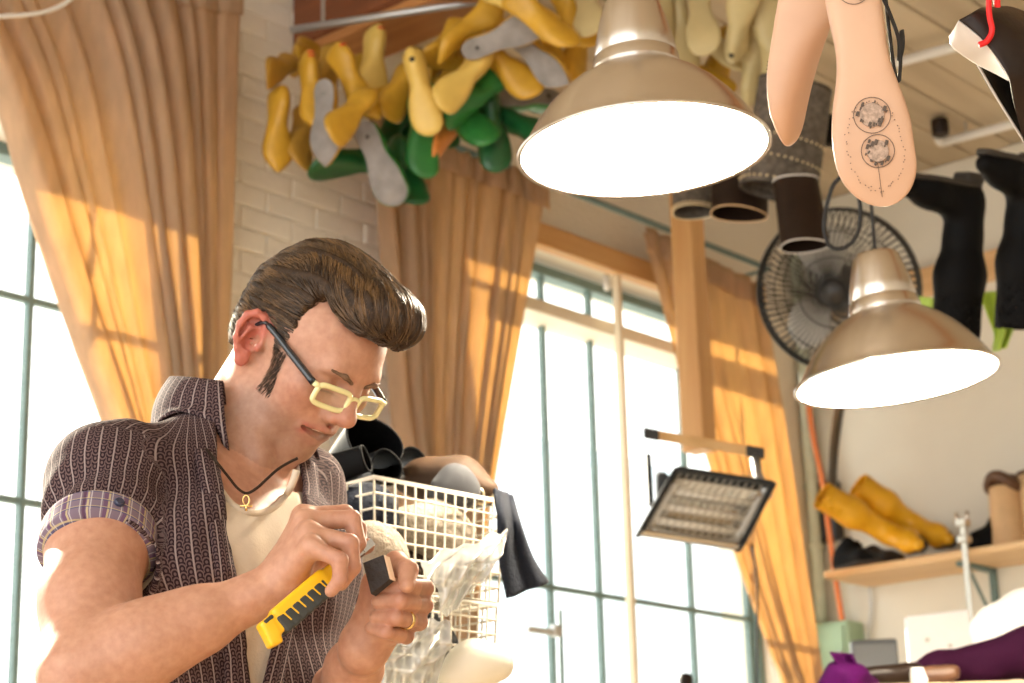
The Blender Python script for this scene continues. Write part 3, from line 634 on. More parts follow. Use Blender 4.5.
# labels: a plain last is told by the marked one it hangs against
short = {0: 'the pointed one by the brick wall', 4: 'the one with two red marks', 6: 'the slanting one with a red mark', 7: 'the upright one with a red mark', 12: 'the light one with a round bore', 14: 'the lowest grey-soled green one', 13: 'the dark green one jutting out', 18: 'the orange-brown one', 23: 'the level green one with grey sole', 29: 'the one with pale grey sole', 33: 'the narrow grey-soled one', 5: 'the slim grey-soled one'}
pos_ = [P(a[0], a[1], 5.8) for a in lasts]
shortp = {i: t for i, a in enumerate(lasts) for key, t in (('whitish shoe last', 'the whitish one above the larger lamp'), ('round heel end', 'the round-heeled one with a dark bore'), ('yellow shoe last among', 'the yellow one behind the larger lamp'), ('lying level under', 'the level yellow one')) if key in a[8]}
for i, a in enumerate(lasts):
    a = list(a); a[2] = float(dep[i])
    if a[9] in (GY, GG):
        k = min(short, key=lambda q: np.linalg.norm(pos_[q] - pos_[i])); tone = {Y: 'plain yellow', L_: 'plain light yellow', B_: 'plain ochre', G_: 'plain green', D_: 'plain dark green'}[a[7]]
        a[8] = tone + ' shoe last hanging against ' + short[k]
    if a[9] == GP:
        k = min(shortp, key=lambda q: np.linalg.norm(pos_[q] - pos_[i])); a[8] = 'pale cream shoe last hanging beside ' + shortp[k]
    last(*a[:9], group=a[9], mirror=random.random() < .5, scale=1.02 if a[7] in (G_, D_) else .95, **a[10])
# timber rack the clusters are strung from
for k, (p0, p1, dd) in enumerate((((290, 30), (620, -20), 5.95), ((640, -10), (800, -25), 5.95))):
    mb = MB(); q0, q1 = P(*p0, dd), P(*p1, dd); mb.tube([q0, q1], 0.012, 8); th = Thing('hanging_rail', ('steel rail carrying the yellow and green shoe lasts under the ceiling', 'steel rail carrying the pale shoe lasts behind the larger lamp')[k], 'rail', q0)
    th.part('rod', mb, M['grey_metal'], smooth=True)
    for f in (0.1, 0.9): q = q0 * (1 - f) + q1 * f; mb = MB(); mb.tube([q, np.array([q[0], q[1], CEIL])], 0.006, 6); th.part('hanger', mb, M['grey_metal'])

# the two big lasts hanging in front
def big_last(cx, cy, d, ang, tilt, roll, mirror, label, marks, cord):
    kw = dict(point=-1.2, lift=.016, high=1.0, wide=1.0)
    o = mesh_obj('shoe_last', last_mesh(**kw), M['last_wood'], None, (0, 0, 0), True, 60); mw = place(cx, cy, d, ang, tilt, roll) @ Matrix.Diagonal((1.0, -1 if mirror else 1, 1, 1)); o.matrix_world = mw; tag(o, label, 'shoe last', 'two big pale lasts hanging in front')
    ss = o.modifiers.new('s', 'SUBSURF'); ss.levels = 1; ss.render_levels = 2
    X, CY, HW, BZ, TZ = last_sections(**kw)
    def bz(x): return float(np.interp(x + X[-1] / 2, X, BZ)) - 0.0405 - 0.0008
    M.setdefault('ink', mat('pencil_ink', (0.10, 0.075, 0.06), 0.9)); M.setdefault('plug', mat('scuffed_plug', (0.50, 0.36, 0.28), 0.8, noise=0.5, nscale=260))
    rnd = random.Random(4)
    for x, y, r, dark in marks:
        ring = MB(); ring.tube([(x + r * math.cos(a), y + r * math.sin(a), bz(x + r * math.cos(a))) for a in np.linspace(0, 2 * math.pi, 36)[:-1]], 0.0004, 5, closed=True); mesh_obj('pencil_ring', ring, M['ink'], o)
        pl = MB(); pl.lathe([(0, -0.001), (r * .66, -0.001), (r * .68, 0.0), (r * .68, 0.003)], (x, y, bz(x)), (0, 0, 1), 20); mesh_obj('plug', pl, M['plug'], o)
        sc = MB()
        for i in range(dark):
            a = rnd.uniform(0, 6.28); q = r * rnd.uniform(.45, .8); xx, yy = x + q * math.cos(a), y + q * math.sin(a); e = rnd.uniform(.001, .0026); sc.rbox((xx, yy, bz(xx) - .0008), (e, e * .5, 0), (-e * .3, e * .6, 0), (0, 0, .0006), b=.0002)
        mesh_obj('scuff_mark', sc, M['ink'], o)
    dots = MB()
    for i in range(60):
        a = 2 * math.pi * i / 60; xx, yy = 0.072 + 0.046 * math.cos(a) + rnd.uniform(-.002, .002), 0.006 + 0.029 * math.sin(a) + rnd.uniform(-.002, .002); dots.lathe([(0, -.0006), (.0006, -.0006), (.0006, .0006)], (xx, yy, bz(xx)), (0, 0, 1), 5)
    mesh_obj('nail_hole', dots, M['ink'], o)['kind'] = 'stuff'
    ln = MB(); ln.tube([(x, 0.006, bz(x)) for x in np.linspace(.09, .125, 6)], .0003, 4); mesh_obj('pencil_line', ln, M['ink'], o)
    c = MB(); iv = mw.inverted(); c.tube([np.array(iv @ Vector(p.tolist())) for p in bez([np.asarray(q) for q in cord], 8)], 0.0022, 6); mesh_obj('cord', c, M['cord'], o, smooth=True)
    return o
bx_, by_ = 863, 82
top1 = P(866, -300, 2.25)
big_last(866, 84, 2.12, 81.5, 4, 176, False, 'pale pink shoe last hanging sole-out with pencil rings on the sole', [(-0.098, 0, 0.017, 8), (0.040, .004, 0.019, 24), (0.078, .004, 0.017, 24)], [P(856, -30, 2.16), P(880, -6, 2.17), P(893, 22, 2.17), P(899, 42, 2.17), P(899, 60, 2.17), P(902, 30, 2.18), P(880, -60, 2.2), np.array([top1[0], top1[1], CEIL])])
top2 = P(806, -300, 2.3)
big_last(809, 26, 2.26, 89, -6, 66, True, 'pale pink shoe last hanging side-on beside the one showing its sole', [(0.068, .004, 0.016, 10)], [P(800, -90, 2.28), P(803, -200, 2.28), np.array([top2[0], top2[1], CEIL])])
# ================================================================== boots and leather things
M['black_leather'] = mat('black_leather', (0.003, 0.003, 0.0035), 0.6, bump=0.1, bscale=70, spec=.10)
M['brown_leather'] = mat('brown_leather', (0.13, 0.06, 0.03), 0.5, noise=0.4, nscale=20, bump=0.15)
M['dark_leather'] = mat('dark_brown_leather', (0.022, 0.012, 0.008), 0.4, noise=0.3, nscale=12, bump=0.1, spec=.25)
M['yellow_leather'] = mat('yellow_leather', (0.85, 0.45, 0.015), 0.4, noise=0.12, nscale=10)
M['scaly'] = mat('grey_scaly_leather', (0.14, 0.115, 0.09), 0.5, noise=0.6, nscale=60, bump=0.6, bscale=120)
M['lining'] = mat('silvery_lining', (0.66, 0.62, 0.58), 0.35, noise=0.1, nscale=12)
M['stud'] = mat('brass_stud', (0.80, 0.68, 0.45), 0.3, 0.9)
M['lime'] = mat('lime_leather', (0.42, 0.62, 0.08), 0.45, noise=0.2, nscale=15)
M['tan'] = mat('tan_leather', (0.72, 0.48, 0.26), 0.55, noise=0.15, nscale=10)
M['rubber'] = mat('dark_sole_rubber', (0.03, 0.025, 0.02), 0.7)
def boot(label, group, top, ankle, toe, side, m, rt=0.055, ra=0.042, rf=0.038, h=0.006, sole=True, lean=None, name='boot'):
    """top: shaft opening, ankle: heel centre, toe: toe centre (world points)"""
    top, ankle, toe = map(np.asarray, (top, ankle, toe)); up = nrm(top - ankle); fw = nrm(toe - ankle); th = Thing(name, label, 'boot', ankle - up * rf, group)
    sl = Solid(); mid = ankle + (top - ankle) * 0.55
    sl.cap(ankle + up * .02, ankle + (top - ankle) * .28, ra, ra * .98, 0.02); sl.cap(ankle + (top - ankle) * .28, mid, ra * .98, rt * 1.0, 0.03); sl.cap(mid, top, rt, rt * 1.02, 0.03)
    bl = ankle + (toe - ankle) * 0.62; sl.cap(ankle, bl, rf * .95, rf, 0.03); sl.cap(bl, toe, rf * 0.98, rf * .62, 0.03); sl.cap(ankle + up * .04, bl, rf * .95, rf * .8, .03)
    dn = nrm(-(up - fw * (up @ fw))); sl.half(ankle + dn * rf * .62, dn, .004); sl.half(top, up, .004)
    sl.cap(mid, top + up * .05, rt * .88, rt * .93, .004, '-')
    solid_part(th, 'upper', sl, h, m)
    if sole:
        sd_ = np.cross(fw, dn); so = Solid(); c0 = ankle + dn * rf * .66
        so.cap(c0, c0 + (bl - ankle), rf * .95, rf * 1.04, .02); so.cap(c0 + (bl - ankle), c0 + (toe - ankle), rf * 1.02, rf * .66, .02); so.half(c0 + dn * .007, dn, .002); so.half(c0 - dn * .007, -dn, .002); solid_part(th, 'sole', so, .004, M['rubber'])
        hl = MB(); cc = c0 + dn * .018 - fw * .004; hl.rbox(cc, fw * rf * .75, sd_ * rf * .75, dn * .014, b=.008); th.part('heel', hl, M['rubber'])
    return th
# black boots hung upside down from the ceiling
boot('tall black leather boot hung upside down, lime green leather beside its shaft', None, P(955, 340, 5.0), P(966, 196, 5.0), P(905, 186, 4.9), None, M['black_leather'], rt=0.060, ra=0.045, rf=0.040)
boot('tall black leather boot hung upside down, its sole facing the white ceiling pipe', None, P(1022, 330, 4.6), P(1030, 178, 4.6), P(986, 164, 4.5), None, M['black_leather'], rt=0.062, ra=0.047, rf=0.038)
boot('small black shoe hung behind the pale lasts under the ceiling', None, P(860, 122, 5.6), P(845, 132, 5.6), P(818, 130, 5.55), None, M['black_leather'], rt=0.03, ra=0.035, rf=0.036, h=.005)
# lime green leather strips
def sheet_thing(name, label, cat, pts_l, pts_r, th_, m, wave=0.01, nw=3, seed=0, d2=0.0, group=None):
    L = bez(pts_l, 8); R = bez(pts_r, 8); n = min(len(L), len(R)); rnd = random.Random(seed); ph = rnd.uniform(0, 6)
    def fn(u, v):
        i = v * (n - 1); a = int(min(i, n - 2)); f = i - a; p = (L[a] * (1 - f) + L[a + 1] * f) * (1 - u) + (R[a] * (1 - f) + R[a + 1] * f) * u
        return p + CF * (wave * math.sin(nw * 6.28 * u + ph + v * 2) + d2 * math.sin(u * 3.14))
    mb = MB(); mb.sheet(fn, 24, 24, th_); c = (L[-1] + R[-1]) / 2; return single(name, label, cat, mb, m, c, group, smooth=True)
sheet_thing('leather_piece', 'lime green leather piece hanging between the two tall black boots', 'leather', [P(978, 292, 5.2), P(988, 315, 5.2), P(996, 335, 5.2), P(994, 352, 5.2)], [P(1022, 290, 5.2), P(1028, 308, 5.2), P(1014, 325, 5.2), P(1004, 348, 5.2)], .004, M['lime'], .02, 1.5, 2)
sheet_thing('leather_piece', 'small lime green leather scrap beside the lamp neck and black boot', 'leather', [P(918, 296, 5.3), P(922, 306, 5.3), P(930, 318, 5.3)], [P(944, 300, 5.3), P(946, 312, 5.3), P(944, 326, 5.3)], .004, M['lime'], .01, 1, 3)
# open boot shafts hung from the ceiling
def shaft(label, a, b, ra, rb, m, studs=0, inner='brown_leather', squash=0.55, tape=False, cat='boot shaft'):
    a, b = np.asarray(a), np.asarray(b); ax = nrm(b - a); u = nrm(np.cross(ax, CF)); w_ = np.cross(ax, u); th = Thing('boot_shaft', label, cat, b)
    def ring(t, k): c = a + (b - a) * t; r = (ra + (rb - ra) * t) * k; return [c + (u * math.cos(q) + w_ * math.sin(q) * squash) * r * (1 + .05 * math.sin(3 * q + t * 2)) for q in np.linspace(0, 2 * math.pi, 37)[:-1]]
    mb = MB(); ts = np.linspace(0, 1, 10); mb.loft([ring(t, 1) for t in ts] + [ring(t, .95) for t in ts[::-1]], caps=False); s_ = th.part('leather', mb, m, smooth=True, sharp=50)
    mb = MB(); mb.tube(ring(1.0, 0.98), .002, 6, closed=True); th.part('top_binding', mb, M[inner], smooth=True)
    mb = MB(); mb.tube(ring(0.02, 0.98), .003, 6, closed=True); th.part('bottom_edge', mb, M[inner], smooth=True)
    if studs:
        me = None
        for row in range(studs):
            t = 0.95 - row * .2
            for p in ring(t, 1.01)[::1]:
                if (p - (a + (b - a) * t)) @ CF > 0.0: continue
                if me is None: sm = MB(); sm.lathe([(0, .0035), (.0028, .0025), (.0038, 0)], (0, 0, 0), -CF, 8); me = bare('stud', sm, M['stud'])
                o = bpy.data.objects.new('stud', me); COL.objects.link(o); o.parent = th.o; o.location = (p - th.loc).tolist()
    return th
shaft('grey scaly leather boot shaft with rows of studs, hung behind the big lasts', P(795, 85, 5.4), P(776, 192, 5.3), .10, .105, M['scaly'], 3, 'dark_leather')
shaft('small studded dark cuff hung at the top of the wooden post', P(690, 165, 5.6), P(694, 212, 5.5), .055, .062, M['scaly'], 1, 'stud')
shaft('dark brown boot shaft with open end down, hung under the larger lamp', P(740, 150, 5.5), P(738, 214, 5.4), .075, .078, M['dark_leather'], 0, 'tan')
shaft('dark glossy brown boot shaft hanging in front of the fan', P(795, 180, 5.2), P(804, 246, 5.1), .058, .064, M['dark_leather'], 0, 'lining')
# leather upper with silvery lining and red ribbon
c0 = P(985, 40, 2.4)
th = Thing('boot_upper', 'unfinished brown leather boot upper with silvery lining, hung by a red ribbon', 'boot upper', P(1030, 190, 2.4))
def patch(pl, pr, dl, dr, bulge, th_):
    L = bez([P(*q, k) for q, k in zip(pl, dl)], 8); R = bez([P(*q, k) for q, k in zip(pr, dr)], 8); n = min(len(L), len(R))
    def fn(u, v):
        i = v * (n - 1); a = int(min(i, n - 2)); f = i - a; return (L[a] * (1 - f) + L[a + 1] * f) * (1 - u) + (R[a] * (1 - f) + R[a + 1] * f) * u - CF * bulge * math.sin(math.pi * u)
    mb = MB(); mb.sheet(fn, 24, 30, th_); return mb
e_ = [2.30, 2.29, 2.28, 2.28, 2.30, 2.32]
th.part('leather', patch([(959, 20), (980, 37), (999, 61), (1009, 79), (1014, 105), (1024, 142)], [(984, 9), (1012, 8), (1042, 24), (1066, 60), (1076, 100), (1080, 150)], e_, [2.36, 2.38, 2.38, 2.38, 2.38, 2.38], .03, .003), M['dark_leather'], smooth=True)
th.part('lining', patch([(950, 36), (952, 45), (962, 54), (978, 64), (996, 73), (1009, 80)], [(959, 20), (968, 27), (980, 37), (992, 50), (1002, 66), (1010, 79)], [2.33, 2.33, 2.33, 2.33, 2.32, 2.30], [2.302, 2.298, 2.292, 2.288, 2.285, 2.282], .004, .003), M['lining'], smooth=True, label='silvery grey lining turned outwards at the edge')
th.part('back_leather', patch([(976, 62), (986, 80), (997, 98), (1008, 116), (1018, 131), (1027, 146)], [(1012, 70), (1024, 86), (1034, 100), (1044, 118), (1050, 134), (1054, 150)], [2.36] * 6, [2.42] * 6, -.02, .003), M['black_leather'], smooth=True)
mb = MB(); mb.tube(bez([P(977, 63, 2.358), P(997, 98, 2.358), P(1027, 146, 2.358)], 8), .0016, 6); th.part('pale_edge', mb, M['lining'], smooth=True)
M['red'] = mat('red_ribbon', (0.75, 0.01, 0.012), 0.5)
rp = [P(986, -120, 2.28), P(989, -40, 2.28), P(989, 10, 2.28), P(992, 30, 2.28), P(987, 41, 2.28), P(979, 45, 2.28)]
mb = MB(); mb.tube(bez([np.array([rp[0][0], rp[0][1], CEIL])] + rp, 8), .0035, 8); th.part('ribbon', mb, M['red'], smooth=True, label='red ribbon')
# orange strap and cables on the ceiling
mb = MB(); mb.tube(bez([on_z(870, 222, CEIL - .03), on_z(905, 198, CEIL - .03), on_z(940, 182, CEIL - .03), on_z(985, 165, CEIL - .03)], 6), .009, 8); single('orange_hose', 'orange cable running across the ceiling boards behind the black boots', 'cable', mb, mat('orange_rubber', (0.75, 0.2, 0.03), .5), on_z(905, 198, CEIL - .04), smooth=True)
# white ceiling pipes
def pipe(label, p0, p1, dz, r):
    a = on_z(*p0, CEIL - dz); b_ = on_z(*p1, CEIL - dz); th = Thing('ceiling_pipe', label, 'pipe', a); mb = MB(); mb.tube([a, b_], r, 12); th.part('pipe', mb, M['white_paint'], smooth=True)
    for q in (a + (b_ - a) * .2, a + (b_ - a) * .8): mb = MB(); mb.tube([q, np.array([q[0], q[1], CEIL])], .005, 6); th.part('hanger', mb, M['grey_metal'])
    return th, a, b_
pipe('long white ceiling pipe passing behind the big pale lasts', (846, 76), (1040, 24), .06, .018)
th, a, b_ = pipe('short white pipe with round junction box on the ceiling', (944, 142), (1060, 112), .06, .017)
mb = MB(); mb.lathe([(0, -.03), (.028, -.03), (.032, -.024), (.032, .03), (0, .03)], on_z(940, 128, CEIL - .05), ez, 20); th.part('junction_box', mb, M['dark_leather'], smooth=True, sharp=40)
mb = MB(); mb.tube(bez([a, a + (a - b_) * .03 + ez * .01, a + (a - b_) * .05 + ez * .05], 6), .021, 12); th.part('elbow', mb, M['white_paint'], smooth=True)

# ================================================================== fan
M['fan_blade'] = mat('grey_fan_blade', (0.62, 0.60, 0.55), 0.45); M['cage'] = mat('black_wire', (0.02, 0.02, 0.02), 0.5)
fc = P(838, 290, 6.3); fa = nrm(nrm(CAM - fc) + np.array([-.25, 0, -0.1])); fu = nrm(np.cross(fa, ez)); fv = np.cross(fu, fa); FR = 0.255
base = fc
th = Thing('electric_fan', 'black caged wall fan with grey blades in the room corner', 'fan', base)
def fp(r, ang, o): return fc + (fu * math.cos(ang) + fv * math.sin(ang)) * r + fa * o
cg = MB()
for o_, R_ in ((0.0, FR), (0.02, FR * 1.0), (-.03, FR)): cg.tube([fp(R_, q, o_) for q in np.linspace(0, 2 * math.pi, 49)[:-1]], .005, 6, closed=True)
cage = th.part('cage_rim', cg, M['cage'], smooth=True)
for sgn, nme in ((1, 'front_guard'), (-1, 'rear_guard')):
    g = MB()
    for i in range(72):
        q = 2 * math.pi * i / 72; g.tube([fp(.045, q, sgn * .075), fp(.12, q + .12, sgn * .075), fp(.20, q + .2, sgn * .06), fp(FR, q + .24, sgn * .01)], .0024, 4, caps=False)
    for r_, o_ in ((.045, .075), (.11, .075), (.19, .063)): g.tube([fp(r_, q, sgn * o_) for q in np.linspace(0, 2 * math.pi, 37)[:-1]], .0022, 4, closed=True)
    th.part(nme, g, M['cage'])
for i in range(3):
    a0 = math.radians(200 + 120 * i)
    def bf(u, v):
        r = .045 + .17 * v; wd = .9 * math.sin(math.pi * (.18 + .72 * v)) ; return fp(r, a0 + (u - .5) * wd * 1.25, (.5 - u) * .06)
    mb = MB(); mb.sheet(bf, 12, 10, .004); th.part('blade', mb, M['fan_blade'], smooth=True)
mb = MB(); mb.lathe([(0, .085), (.035, .082), (.045, .07), (.045, -.02), (.06, -.06), (.065, -.16), (.05, -.19), (0, -.195)], fc, fa, 28); th.part('motor_housing', mb, M['black'], smooth=True, sharp=50)
wp = on_s(826, 420, .0); wq = fc - fa * .16
mb = MB(); mb.tube(bez([wq, wq - ez * .10 - fa * .03, np.array([wp[0], wp[1], wq[2] - .28]) + (fc - wp) * np.array([.35, .35, 0]), np.array([wp[0], wp[1], wq[2] - .38])], 8), .018, 12); th.part('wall_arm', mb, M['black'], smooth=True)
mb = MB(); mb.rbox(np.array([wp[0], wp[1], wq[2] - .40]) - E1 * .025, E1 * .025, E2 * .05, ez * .12, b=.01); th.part('control_box', mb, M['black'])

# ================================================================== post, batten and heater
pp = on_t(692, 330, .45); s_, t_, _ = stz(pp); mb = MB(); rbx(mb, s_ - .045, s_ + .035, t_ - .045, t_ + .045, stz(on_t(700, 452, .45))[2], CEIL, b=.004)
th = Thing('wooden_post', 'squared pine post hanging down from the ceiling, holding the heater', 'post', RW(s_, t_, CEIL)); th.part('post', mb, M['pine_z'])
mb = MB(); rbx(mb, s_ - .07, s_ + .06, t_ - .07, t_ + .07, CEIL - .03, CEIL, b=.004); th.part('ceiling_plate', mb, M['pine_z'])
(sa, za) = at_t(617, 268, .02); mb = MB(); rbx(mb, sa - .012, sa + .010, .0, .03, .02, za, b=.003); th = Thing('window_batten', 'thin pale upright batten standing in the wide window', 'batten', RW(sa, .02, .02)); th.part('batten', mb, M['pale_wood'])
mb = MB(); mb.tube([on_t(606, 275, .04), on_t(607, 290, .04)], .012, 10); th.part('cord_knob', mb, M['white_paint'], smooth=True)
# infrared heater: tilted box with reflector, lamp tubes, hood and bracket
M['chrome'] = mat('chrome', (0.75, 0.74, 0.72), 0.18, 1.0); M['tube'] = mat('heater_tube', (0.85, 0.80, 0.70), 0.2); M['heater_black'] = mat('heater_black', (0.025, 0.03, 0.035), .35)
hd = 6.35
A = P(676, 472, hd - .12); Bq = P(773, 487, hd - .05); Cq = P(737, 548, hd - .22); Dq = P(640, 532, hd - .29)
hx = nrm(Bq - A); hy0 = Dq - A; hy = nrm(hy0 - hx * (hy0 @ hx)); hn = nrm(np.cross(hx, hy)); hn = hn if hn @ (CAM - A) > 0 else -hn
hw, hh = np.linalg.norm(Bq - A) / 2, np.linalg.norm(hy0) / 2; hc = (A + Bq + Cq + Dq) / 4
th = Thing('infrared_heater', 'tilted infrared heater with black frame and bare tubes on the wooden post', 'heater', hc)
bx_ = hx * hw; by2 = (Dq - A) / 2
mb = MB()
for sg in (-1, 1): mb.rbox(hc + bx_ * sg, hx * .010, by2 + hy * .006, hn * .025, b=.004)
mb.rbox(hc - by2, bx_, hy * .012, hn * .025, b=.004); lip_ = MB(); lip_.rbox(hc + by2, bx_, hy * .006, hn * .010, b=.002); th.part('front_lip', lip_, M['chrome'])
fr = th.part('frame', mb, M['heater_black'])
def hb(u, v): return hc + bx_ * (2 * u - 1) * .96 + by2 * (2 * v - 1) * .96 - hn * (.05 * math.sin(math.pi * v) * (1 - (2 * u - 1) ** 6) + .004)
mb = MB(); mb.sheet(hb, 16, 16, .004); th.part('reflector', mb, M['chrome'], smooth=True)
def hk(u, v): return hc + bx_ * (2 * u - 1) + by2 * (2 * v - 1) - hn * (.085 * math.sin(math.pi * v) ** .6 + .01)
mb = MB(); mb.sheet(hk, 16, 16, .004); hood = th.part('hood', mb, M['heater_black'], smooth=True)
for k in (-.45, .05, .5): mb = MB(); q = hc + by2 * k - hn * .012; mb.tube([q - bx_ * .88, q + bx_ * .88], .011, 10); th.part('heating_tube', mb, M['tube'], smooth=True)
for k in np.linspace(-.9, .9, 13): mb = MB(); q = hc + bx_ * k + hn * .02; mb.tube([q - by2 * .96, q + by2 * .96], .002, 5); th.part('guard_wire', mb, M['chrome'])
for sg in (-1, 1): mb = MB(); mb.rbox(hc + bx_ * .9 * sg - hn * .005, hx * .014, by2 * .6, hn * .015, b=.004); th.part('tube_holder', mb, M['white_paint'])
mb = MB(); br = [P(651, 434, hd + .02), P(755, 452, hd + .05)]; mb.rbox((br[0] + br[1]) / 2, (br[1] - br[0]) / 2, CU * .016, CF * .012, b=.003); bk = th.part('bracket_bar', mb, M['pine_e1'])
for e_, l_ in ((br[0], .025), (br[1], .03)): mb = MB(); mb.rbox(e_, nrm(br[1] - br[0]) * l_, CU * .018, CF * .017, b=.004); th.part('bracket_clamp', mb, M['heater_black'])
mb = MB(); mb.tube([br[1] - CU * .01, P(758, 475, hd), Bq + (Cq - Bq) * .15], .016, 10); th.part('side_arm', mb, M['grey_metal'], smooth=True)
mb = MB(); mb.tube([P(648, 455, hd + .02), P(651, 505, hd - .1)], .010, 8); mb.rbox(P(662, 488, hd - .08), CR * .018, CU * .05, CF * .05, b=.012); th.part('side_cover', mb, M['heater_black'])
mb = MB(); mb.tube(bez([P(752, 545, hd - .15), P(757, 580, hd), P(757, 640, hd + .1), P(757, 700, hd + .1)], 6), .004, 6); th.part('power_cord', mb, M['cord'], smooth=True)
# ================================================================== corner pipes, electrical box, orange cable
M['green_paint'] = mat('sage_green_paint', (0.36, 0.52, 0.36), 0.5, noise=0.15, nscale=8); M['pipe_paint'] = mat('greenish_pipe_paint', (0.60, 0.66, 0.55), 0.5, noise=0.1)
for k, (px, r, lb) in enumerate(((803, .016, 'thin pale green conduit in the corner, beside the curtain edge'), (815, .024, 'thick pale green conduit in the corner, beside the orange cable'))):
    p = on_s(px + 2, 560, .06); mb = MB(); z0 = on_s(818, 640, .06)[2] - (.0 if k else .4); mb.tube([[p[0], p[1], z0], [p[0], p[1], CEIL]], r, 12); th = Thing('conduit', lb, 'pipe', [p[0], p[1], z0]); th.part('pipe', mb, M['pipe_paint'], smooth=True)
    for z in (z0 + .35, z0 + 1.0): mb = MB(); mb.lathe([(r, 0), (r + .008, .004), (r + .008, .026), (r, .03)], [p[0], p[1], z], ez, 14); th.part('coupling', mb, M['pipe_paint'], smooth=True, sharp=40)
p = on_s(822, 655, .08); th = Thing('electrical_box', 'sage green electrical box on the corner wall, below the conduits', 'electrical box', p)
tt, zz = at_s(829, 660, .08); mb = MB(); rbx(mb, .0, .12, tt - .09, tt + .12, zz - .3, zz + .14, b=.008); th.part('body', mb, M['green_paint']); mb = MB(); rbx(mb, .12, .13, tt - .07, tt + .1, zz - .28, zz + .12, b=.004); dr = th.part('door', mb, M['green_paint']); mb = MB(); mb.rbox(RW(.135, tt + .08, zz), ex * .008, et * .012, ez * .02, b=.003); th.part('latch', mb, M['grey_metal'], dr)
mb = MB(); mb.tube(bez([on_s(806, 380, .1), on_s(812, 430, .1), on_s(822, 480, .1), on_s(829, 530, .1), on_s(836, 580, .1), on_s(843, 625, .1)], 8), .011, 8); single('orange_cable', 'orange cable hanging down the cream wall in the corner', 'cable', mb, mat('orange_cable_rubber', (0.80, 0.24, 0.08), .5), on_s(843, 625, .1), smooth=True)
mb = MB(); mb.tube(bez([on_s(869, 580, .02), on_s(871, 610, .02), on_s(868, 640, .02), on_s(868, 700, .02)], 6), .005, 6); single('wall_cable', 'thin grey cable hanging below the shelf on the cream wall', 'cable', mb, M['grey_metal'], on_s(868, 640, .02), smooth=True)
# ================================================================== shelf and what stands on it
(ta, za), (tb_, zb_) = at_s(826, 572, .30), at_s(1060, 541, .30); zs = za
mb = MB(); rbx(mb, .0, .32, ta, tb_ + .5, zs - .028, zs, b=.006); th = Thing('wall_shelf', 'pine wall shelf on the cream wall carrying the yellow boots', 'shelf', RW(.0, (ta + tb_) / 2, zs - .03)); th.part('board', mb, M['pine_e2'])
for px in (982,):
    tq = at_s(px, 580, .1)[0]; mb = MB(); rbx(mb, .0, .02, tq - .012, tq + .012, zs - .30, zs - .03); rbx(mb, .0, .26, tq - .012, tq + .012, zs - .045, zs - .029); mb.tube([RW(.01, tq, zs - .26), RW(.2, tq, zs - .04)], .008, 6)
    th.part('bracket', mb, M['steel_frame'])
def sh(px, z, s): tq = at_s(px, 560, s)[0]; return RW(s, tq, zs + z)
zf = .042
boot('yellow leather boot slumped on the shelf, its open top nearest the orange cable', 'yellow boots on the shelf', on_s(821, 495, .46), on_s(893, 536, .22), on_s(918, 544, .31), None, M['yellow_leather'], rt=.054, ra=.036, rf=.038, h=.006)
boot('yellow leather boot slumped on the shelf, behind the other with its toe towards the clamp', 'yellow boots on the shelf', on_s(857, 485, .30), on_s(920, 530, .09), on_s(948, 539, .16), None, M['yellow_leather'], rt=.054, ra=.037, rf=.038, h=.006)
boot('black shoe lying under the yellow boot tops on the shelf', None, sh(856, .13, .18), sh(842, zf, .18), sh(880, zf, .24), None, M['black_leather'], rt=.036, ra=.036, rf=.036)
boot('dark brown shoe lying under the yellow boots on the shelf', None, sh(868, .1, .08), sh(876, zf, .08), sh(900, zf, .1), None, M['dark_leather'], rt=.034, ra=.034, rf=.036)
boot('black shoe lying on the shelf between the clamp and tan boot', None, sh(1004, .13, .16), sh(1002, zf, .15), sh(968, zf, .2), None, M['black_leather'], rt=.036, ra=.038, rf=.038)
# tan boot with dark open top
th = Thing('tan_boot_shaft', 'tan leather cylinder with dark rolled top standing on the shelf', 'boot shaft', sh(1011, 0, .16)); c = sh(1011, 0, .16)
mb = MB(); mb.lathe([(.0, .001), (.058, .001), (.062, .02), (.060, .12), (.056, .23), (.052, .235), (.048, .22), (.046, .05), (0, .04)], c, ez, 32); th.part('leather', mb, M['tan'], smooth=True, sharp=50)
mb = MB(); mb.tube([c + np.array([.052 * math.cos(a), .052 * math.sin(a), .25 + .02 * math.sin(2 * a)]) for a in np.linspace(0, 6.28, 25)[:-1]], .022, 8, closed=True); th.part('rolled_top', mb, M['brown_leather'], smooth=True)
th = Thing('tan_boot_shaft', 'second tan leather cylinder on the shelf, behind the dark rolled top', 'boot shaft', sh(1042, 0, .12)); c = sh(1042, 0, .12); mb = MB(); mb.lathe([(.0, .001), (.058, .001), (.062, .02), (.060, .14), (.056, .27), (.052, .275), (.048, .26), (0, .04)], c, ez, 32); th.part('leather', mb, M['tan'], smooth=True, sharp=50)
mb = MB(); mb.tube([c + np.array([.054 * math.cos(a), .054 * math.sin(a), .275]) for a in np.linspace(0, 6.28, 25)[:-1]], .008, 8, closed=True); th.part('top_binding', mb, M['brown_leather'], smooth=True)
